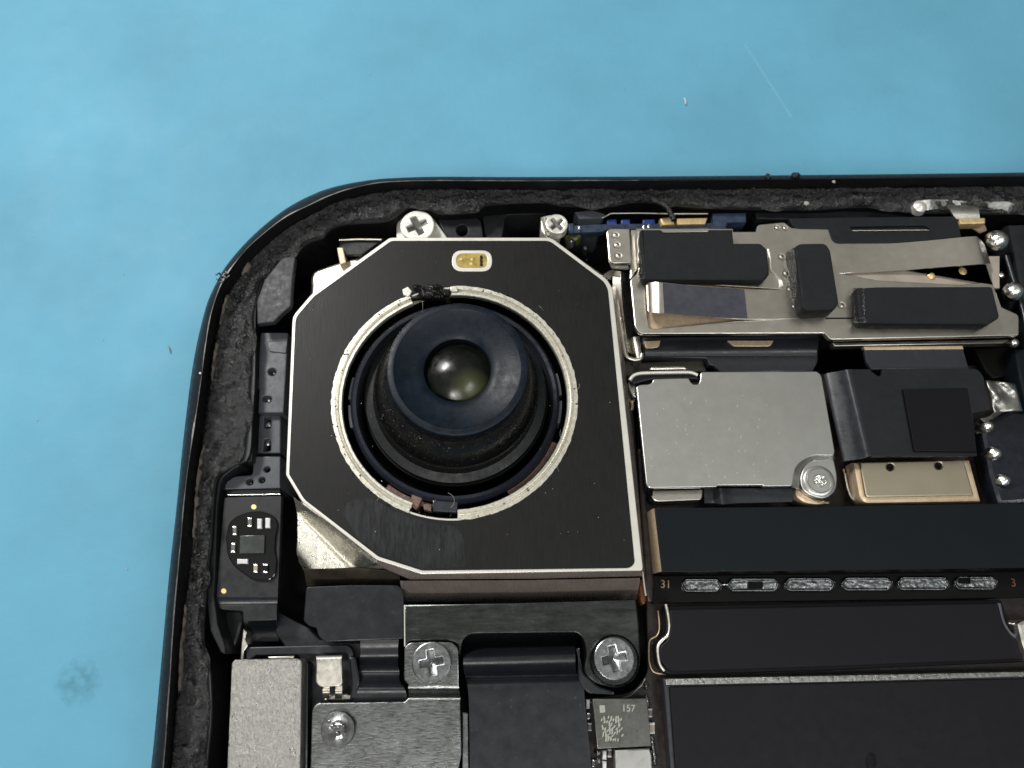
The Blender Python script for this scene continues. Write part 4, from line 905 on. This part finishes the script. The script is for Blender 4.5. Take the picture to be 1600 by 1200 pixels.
# ================================================================== top strip: blue board, brass bits
t = thing('blue_board', 'narrow blue-grey circuit strip tucked under the top rim', 'circuit board')
plate('board_strip', [(888, 352), (940, 350), (1134, 348), (1136, 358), (950, 358), (940, 362), (888, 364)], 6.0, 5.6, m_blue, t, .03)
plate('board_block', [(1113, 333), (1166, 332), (1166, 347), (1136, 348), (1134, 357), (1115, 357)], 6.3, 5.0, m_blue, t, .05)
for (x0, x1) in ((948, 964), (970, 985), (1004, 1024)):
    plate('blue_component', [(x0, 342, 2), (x1, 341.5, 2), (x1, 351), (x0, 351.5)], 6.0, 5.2, m_bluec, t, .08)
plate('silver_terminal', [(888, 349), (897, 348), (896, 364), (889, 364)], 6.1, 5.5, m_blue, t, .05)
for (x, y) in ((905.5, 355), (1006, 354), (1014, 353)): plate('bright_dot', circ(x, y, 2.4, 10, 4), 6.14, 5.6, m_solder, t, .05)
t = thing('brass_contact', 'brass contact block under the top rim above the long foam pad', 'contact')
plate('contact_body', [(1030, 339, 4), (1052, 338, 4), (1056, 351), (1034, 352)], 6.2, 5.5, m_gold, t, .14)
plate('contact_body', [(1058, 341), (1106, 340), (1102, 350), (1058, 351)], 6.15, 5.6, m_gold, t, .05)
t = thing('metal_lug', 'thin pale metal lug between blue strip and long foam pad', 'lug')
plate('lug_body', [(1031, 358), (1109, 357), (1107, 362, 2), (1036, 363, 2)], 7.60, 7.56, m_tan, t, .01)
t = thing('torn_thread', 'curled black adhesive thread hanging from the top rim over the brass contact', 'debris')
edge_tube('thread', [(1018, 311), (1028, 316), (1037, 320), (1044, 326), (1049, 335), (1053, 344)], 6.95, .14, m_debris, t)
t = thing('yellow_blot', 'dull yellow-green glue blot with a bead beside the small top screw', 'glue')
plate('blot', [(882, 366, 3), (910, 366, 3), (906, 374, 4), (888, 380, 5)], 5.9, 5.2, m_olive, t, .15)
lathe('blot_bead', P(893, 376, 6.0), [(.22, 5.4), (.2, 5.8), (.1, 6.0), (.003, 6.05)], m_tin, t, n=24)
lathe('blot_bead', P(915.5, 386, 6.0), [(.12, 5.4), (.1, 5.95), (.003, 6.05)], m_tin, t, n=16)

# ================================================================== middle right: folded black flex, gold can, foil
t = thing('folded_flex', 'black folded flex cable with bright creases right of the steel shield', 'ribbon cable')
loft('slanted_flap', [[(1287.5, 586, 6.3), (1318, 720, 6.3)], [(1293, 583, 6.33), (1322, 720, 6.33)], [(1310, 580, 6.6), (1340, 717, 6.6)], [(1322, 577.5, 6.85), (1354, 714, 6.85)], [(1328, 577, 6.88), (1360, 712, 6.88)], [(1334, 577, 6.8), (1366, 712.5, 6.8)]], m_flexg, t, .1, n=5)
plate('flex_sheet', [(1330, 577), (1358, 576.5), (1372, 588, 8), (1378, 586, 4), (1379, 577), (1528, 576, 8), (1537, 588, 4), (1549, 640, 4), (1520, 646), (1527, 712), (1362, 713)], 6.82, 6.6, m_blackm, t, .03)
plate('flex_neck', [(1350, 546), (1505, 545), (1514, 577), (1362, 577), (1354, 565)], 6.5, 6.3, m_flexg, t, .03)
plate('neck_edge', [(1349, 541), (1504, 540), (1506, 545.5), (1352, 546.5)], 6.56, 6.3, m_brass, t, .03)
plate('square_stiffener', [(1411, 608), (1512, 606), (1527, 706), (1429, 704.5)], 6.95, 6.78, m_pack, t, .04)
t = thing('gold_connector', 'pale brass connector can with two pin holes below the folded black flex', 'connector')
plate('can_flange', [(1333, 722), (1516, 718), (1534, 784), (1352, 787, 6), (1343, 778, 6)], 6.0, 5.1, m_brass, t, .14)
plate('can_top', [(1343, 722), (1506, 718, 6), (1522, 774, 4), (1353, 777, 5)], 6.15, 5.8, m_gcan, t, .06, holes=[circ(1391, 729.5, 5.5, 20), circ(1466.5, 727.5, 5.5, 20)])
for hx, hy in ((1391, 729.5), (1466.5, 727.5)): plate('pin_hole', circ(hx, hy, 5.8, 20), 6.02, 5.98, m_gap, t, .002)
t = thing('solder_seam', 'thin glinting solder seam left of the brass connector', 'solder')
edge_tube('seam', [(1320, 740), (1322, 752), (1326, 768), (1332, 780), (1342, 786)], 5.4, .06, m_can, t)
edge_tube('seam', [(1318, 733), (1320, 745), (1324, 765)], 5.2, .05, m_brass, t)
t = thing('foil_patch', 'crumpled grey foil patch at the right edge beside the black flex', 'foil')
rows = []
for i in range(14):
    row = []
    for j in range(14):
        u, v = i / 13, j / 13
        x = (1541 + 13 * v) * (1 - u) + (1586 + 12 * v) * u; y = (594 + 50 * v) * (1 - u) + (599 + 43 * v) * u
        row.append(P(x, y, 6.9 + .22 * noise.noise(Vector((u * 2.2, v * 2.2, 4)))))
    rows.append(row)
grid('foil_sheet', rows, m_foil, t, .05, ang=180)
loft('foil_tail', [[(1556, 640, 6.8), (1568, 642, 6.8)], [(1546, 650, 6.5), (1556, 652, 6.5)], [(1532, 654, 6.2), (1538, 660, 6.2)]], m_foil, t, .05)
# dark module at the right with glinting pads
t = thing('speaker_block', 'glossy dark module cut by the right edge of the photo', 'module')
plate('module_body', [(1530, 655, 8), (1560, 650), (1580, 640), (1700, 640), (1700, 780), (1560, 790), (1545, 740)], 5.9, 5.05, m_navy2, t, .2)
plate('module_body', [(1522, 545), (1580, 540), (1590, 585), (1552, 592), (1540, 580)], 5.5, 5.05, m_gap, t, .1)
plate('module_body', [(1585, 545), (1700, 540), (1700, 640), (1604, 640), (1592, 590)], 6.3, 5.05, m_chip, t, .15)
plate('module_body', [(1575, 350), (1700, 345), (1720, 540), (1612, 540)], 6.6, 5.0, m_wall, t, .2)
edge_tube('module_rim', [(1572, 400), (1584, 440), (1598, 485), (1604, 520)], 6.8, .12, m_flex, t)
for (x, y, nm) in ((1545, 664, 'highest of the three glinting pads at the right edge, under the foil'), (1557, 707, 'middle one of the three glinting pads at the right edge'), (1571, 750, 'lowest of the three glinting pads at the right edge')):
    tt = thing('solder_dome', nm, 'solder dome', 'glinting domes on the dark module')
    c = P(x, y, 6.1); lathe('dome', c, [(.36, 5.6), (.34, 5.92), (.24, 6.12), (.1, 6.2), (.003, 6.22)], m_solder, tt, n=30)
for (x, y, r_, z, nm) in ((1556, 377, 17, 7.0, 'largest round silver ball near the upper right corner'), (1582, 456, 15, 7.0, 'second silver ball below the largest, at the right edge'), (1563, 431, 6, 6.6, 'tiny bright ball between the two larger silver balls'), (1583, 536, 8, 6.5, 'small bright ball at the lower right corner of the tan bracket')):
    tt = thing('metal_ball', nm, 'metal ball', 'silver balls along the right edge')
    k = mmpp(x, y, z); c = P(x, y, z)
    pr = [(max(.002, r_ * k * math.sin(a)), z + r_ * k * math.cos(a)) for a in [math.pi * (1 - i / 14) for i in range(15)]]
    lathe('ball', c, pr, m_solder, tt, n=32)
t = thing('metal_lever', 'crumpled silver lever with a brass foot in the top right corner', 'lever')
loft('lever_bar', [[(1428, 316, 6.9), (1430, 328, 6.7)], [(1450, 312, 7.0), (1452, 328, 6.8)], [(1480, 312, 6.9), (1480, 324, 6.75)], [(1520, 315, 6.9), (1520, 326, 6.7)], [(1570, 315, 6.95), (1568, 328, 6.75)], [(1590, 320, 6.8), (1575, 334, 6.7)]], m_foil, t, .15, n=6)
lathe('lever_end', P(1438, 322, 6.9), [(.34, 6.6), (.3, 6.9), (.15, 7.02), (.003, 7.05)], m_lip, t, n=20)
loft('lever_arm', [[(1482, 320, 7.05), (1530, 322, 7.05)], [(1486, 330, 7.15), (1530, 332, 7.12)], [(1494, 342, 7.05), (1531, 341, 7.0)]], m_can, t, .1, n=5)
plate('brass_foot', [(1498, 341), (1540, 340, 2), (1540, 349, 2), (1500, 350)], 7.0, 6.5, m_gold, t, .06)
loft('foot_spring', [[(1502, 351, 6.8), (1538, 350, 6.8)], [(1520, 356, 6.6), (1540, 354, 6.6)], [(1532, 364, 6.4), (1542, 360, 6.4)]], m_brass, t, .08)

# ================================================================== debris and lint
t = thing('lint_tuft', 'small tuft of grey lint caught on the rounded corner of the rim', 'lint')
random.seed(11)
for i in range(16):
    x, y = 347 + random.uniform(-3, 3), 432 + random.uniform(-4, 4)
    pts = []
    a = random.random() * 6.28
    for k_ in range(6): pts.append((x + math.cos(a) * k_ * 1.7, y + math.sin(a) * k_ * 1.5)); a += random.uniform(-.7, .7)
    tube('lint_fibre', [P(p[0], p[1], 7.85 + .12 * math.sin(k_)) for k_, p in enumerate(pts)], .022, m_dlint if i % 3 else m_lint, t, n=5)
def crumb(label, x, y, z, s, mat, sy=1.0):
    tt = thing('debris_crumb', label, 'debris', 'crumbs on the rim')
    bm = bmesh.new(); bmesh.ops.create_icosphere(bm, subdivisions=3, radius=1)
    for v in bm.verts:
        v.co *= 1 + .45 * noise.noise(v.co * 1.6 + Vector((x, y, 0))); v.co.z *= .7; v.co.y *= sy; v.co *= s
        v.co += P(x, y, z)
    me = bpy.data.meshes.new('crumb'); bm.to_mesh(me); bm.free(); link('crumb', me, mat, tt, ang=50)
crumb('black crumb on the top rim, left one of two', 1200, 275.5, 7.72, .13, m_debris)
crumb('larger spiky black crumb on the top rim, right one of two', 1243, 274.5, 7.75, .20, m_debris, .7)
crumb('tiny grey crumb on the inner slope of the top rim', 1303, 284, 7.7, .07, m_lint)
crumb('pale triangular flake on the top adhesive', 1260, 318, 7.0, .11, m_lint)
crumb('tiny white crumb on the left rim', 313, 583, 7.75, .05, m_white)
t = thing('ring_fibres', 'fine pale fibres curling off the silver lens ring', 'lint')
for (x, y, L_) in ((888, 690, 26), (866, 728, 14), (700, 770, 30), (552, 732, 16), (786, 462, 16), (842, 478, 12), (660, 470, 18), (680, 452, 16), (590, 770, 16), (905, 600, 10)):
    a = random.random() * 6.28; pts = []
    px, py = x, y
    for k_ in range(9):
        pts.append(P(px, py, ZC + .12 + .1 * math.sin(k_ * .6))); px += math.cos(a) * L_ / 8; py += math.sin(a) * L_ / 8; a += random.uniform(-.2, .45)
    tube('fibre', pts, .007, m_lint, t, n=4)
t = thing('cover_lint', 'scattered specks of pale dust lying on the black camera cover', 'dust', kind='stuff')
specks('dust', on_plate, 46, m_lint, t, .008, .022)
t = thing('mat_specks', 'sparse pale dust specks scattered on the blue mat', 'dust', kind='stuff')
def on_mat():
    x, y = random.uniform(-50, 1650), random.uniform(0, 1200)
    if y > 260 and x > 230: return None
    return P(x, y, .02)
specks('dust', on_mat, 60, m_lint, t, .015, .04)
for (x, y, x2, y2, nm) in ((1069, 153, 1071, 163, 'short white fibre lying on the mat in the upper right'), (262, 541, 265, 551, 'small pale bit of fluff on the mat left of the phone')):
    tt = thing('mat_fibre', nm, 'lint'); tube('fibre', [P(x, y, .08), P((x + x2) / 2 + 1, (y + y2) / 2, .12), P(x2, y2, .08)], .045 if x > 800 else .03, m_white if x > 800 else m_lint, tt)
t = thing('mat_scratch', 'long fine scratch on the blue mat in the upper right', 'scratch')
tube('scratch', [P(1164, 70, .01), P(1182, 98, .01), P(1206, 135, .01), P(1237, 184, .01)], .022, M('scratch_pale', (.22, .47, .60), .6), t)
t = thing('mat_stain', 'faint grey smudge on the blue mat at the lower left', 'stain')
me = bpy.data.meshes.new('stain'); pts = [P(122 + 40 * math.cos(a) * (1 + .3 * noise.noise(Vector((math.cos(a), math.sin(a), 0)) * 2)), 1066 + 46 * math.sin(a) * (1 + .3 * noise.noise(Vector((math.cos(a), math.sin(a), 3)) * 2)), .006) for a in [i * 6.283 / 30 for i in range(30)]]
me.from_pydata([tuple(p) for p in pts], [], [tuple(range(30))])
m_st = M('stain_grey', (.10, .33, .43), .5, cs=.5, cvar=.2); link('stain', me, m_st, t)
nt = m_st.node_tree; b = nt.nodes['Principled BSDF']
gq = nt.nodes.new('ShaderNodeNewGeometry'); vd = nt.nodes.new('ShaderNodeVectorMath'); vd.operation = 'DISTANCE'
vd.inputs[1].default_value = P(122, 1066, .006); nt.links.new(gq.outputs['Position'], vd.inputs[0])
m1 = nt.nodes.new('ShaderNodeMapRange'); nt.links.new(vd.outputs['Value'], m1.inputs[0])
for i_, v_ in enumerate((.3, 1.15, 1.0, 0.0)): m1.inputs[i_ + 1].default_value = v_
nz = nt.nodes.new('ShaderNodeTexNoise'); nz.inputs['Scale'].default_value = 2.2; nt.links.new(gq.outputs['Position'], nz.inputs['Vector'])
m2 = nt.nodes.new('ShaderNodeMapRange'); nt.links.new(nz.outputs[0], m2.inputs[0])
for i_, v_ in enumerate((.40, .68, .08, .55)): m2.inputs[i_ + 1].default_value = v_
mm_ = nt.nodes.new('ShaderNodeMath'); mm_.operation = 'MULTIPLY'; nt.links.new(m1.outputs[0], mm_.inputs[0]); nt.links.new(m2.outputs[0], mm_.inputs[1]); nt.links.new(mm_.outputs[0], b.inputs['Alpha'])

# ------------------------------------------------------------------ put each thing's origin at its base
bpy.context.view_layer.update()
def kids(o): return [c for c in o.children]
def alld(o):
    r_ = []
    for c in kids(o): r_.append(c); r_ += alld(c)
    return r_
for t in THINGS:
    ds = [d for d in alld(t) if d.type == 'MESH' and len(d.data.vertices)]
    if not ds: continue
    xs = [v.co for d in ds for v in d.data.vertices]
    lo = Vector((min(v.x for v in xs), min(v.y for v in xs), min(v.z for v in xs))); hi = Vector((max(v.x for v in xs), max(v.y for v in xs), 0))
    L = Vector(((lo.x + hi.x) / 2, (lo.y + hi.y) / 2, lo.z))
    for d in ds: d.data.transform(Matrix.Translation(-L))
    t.location = L
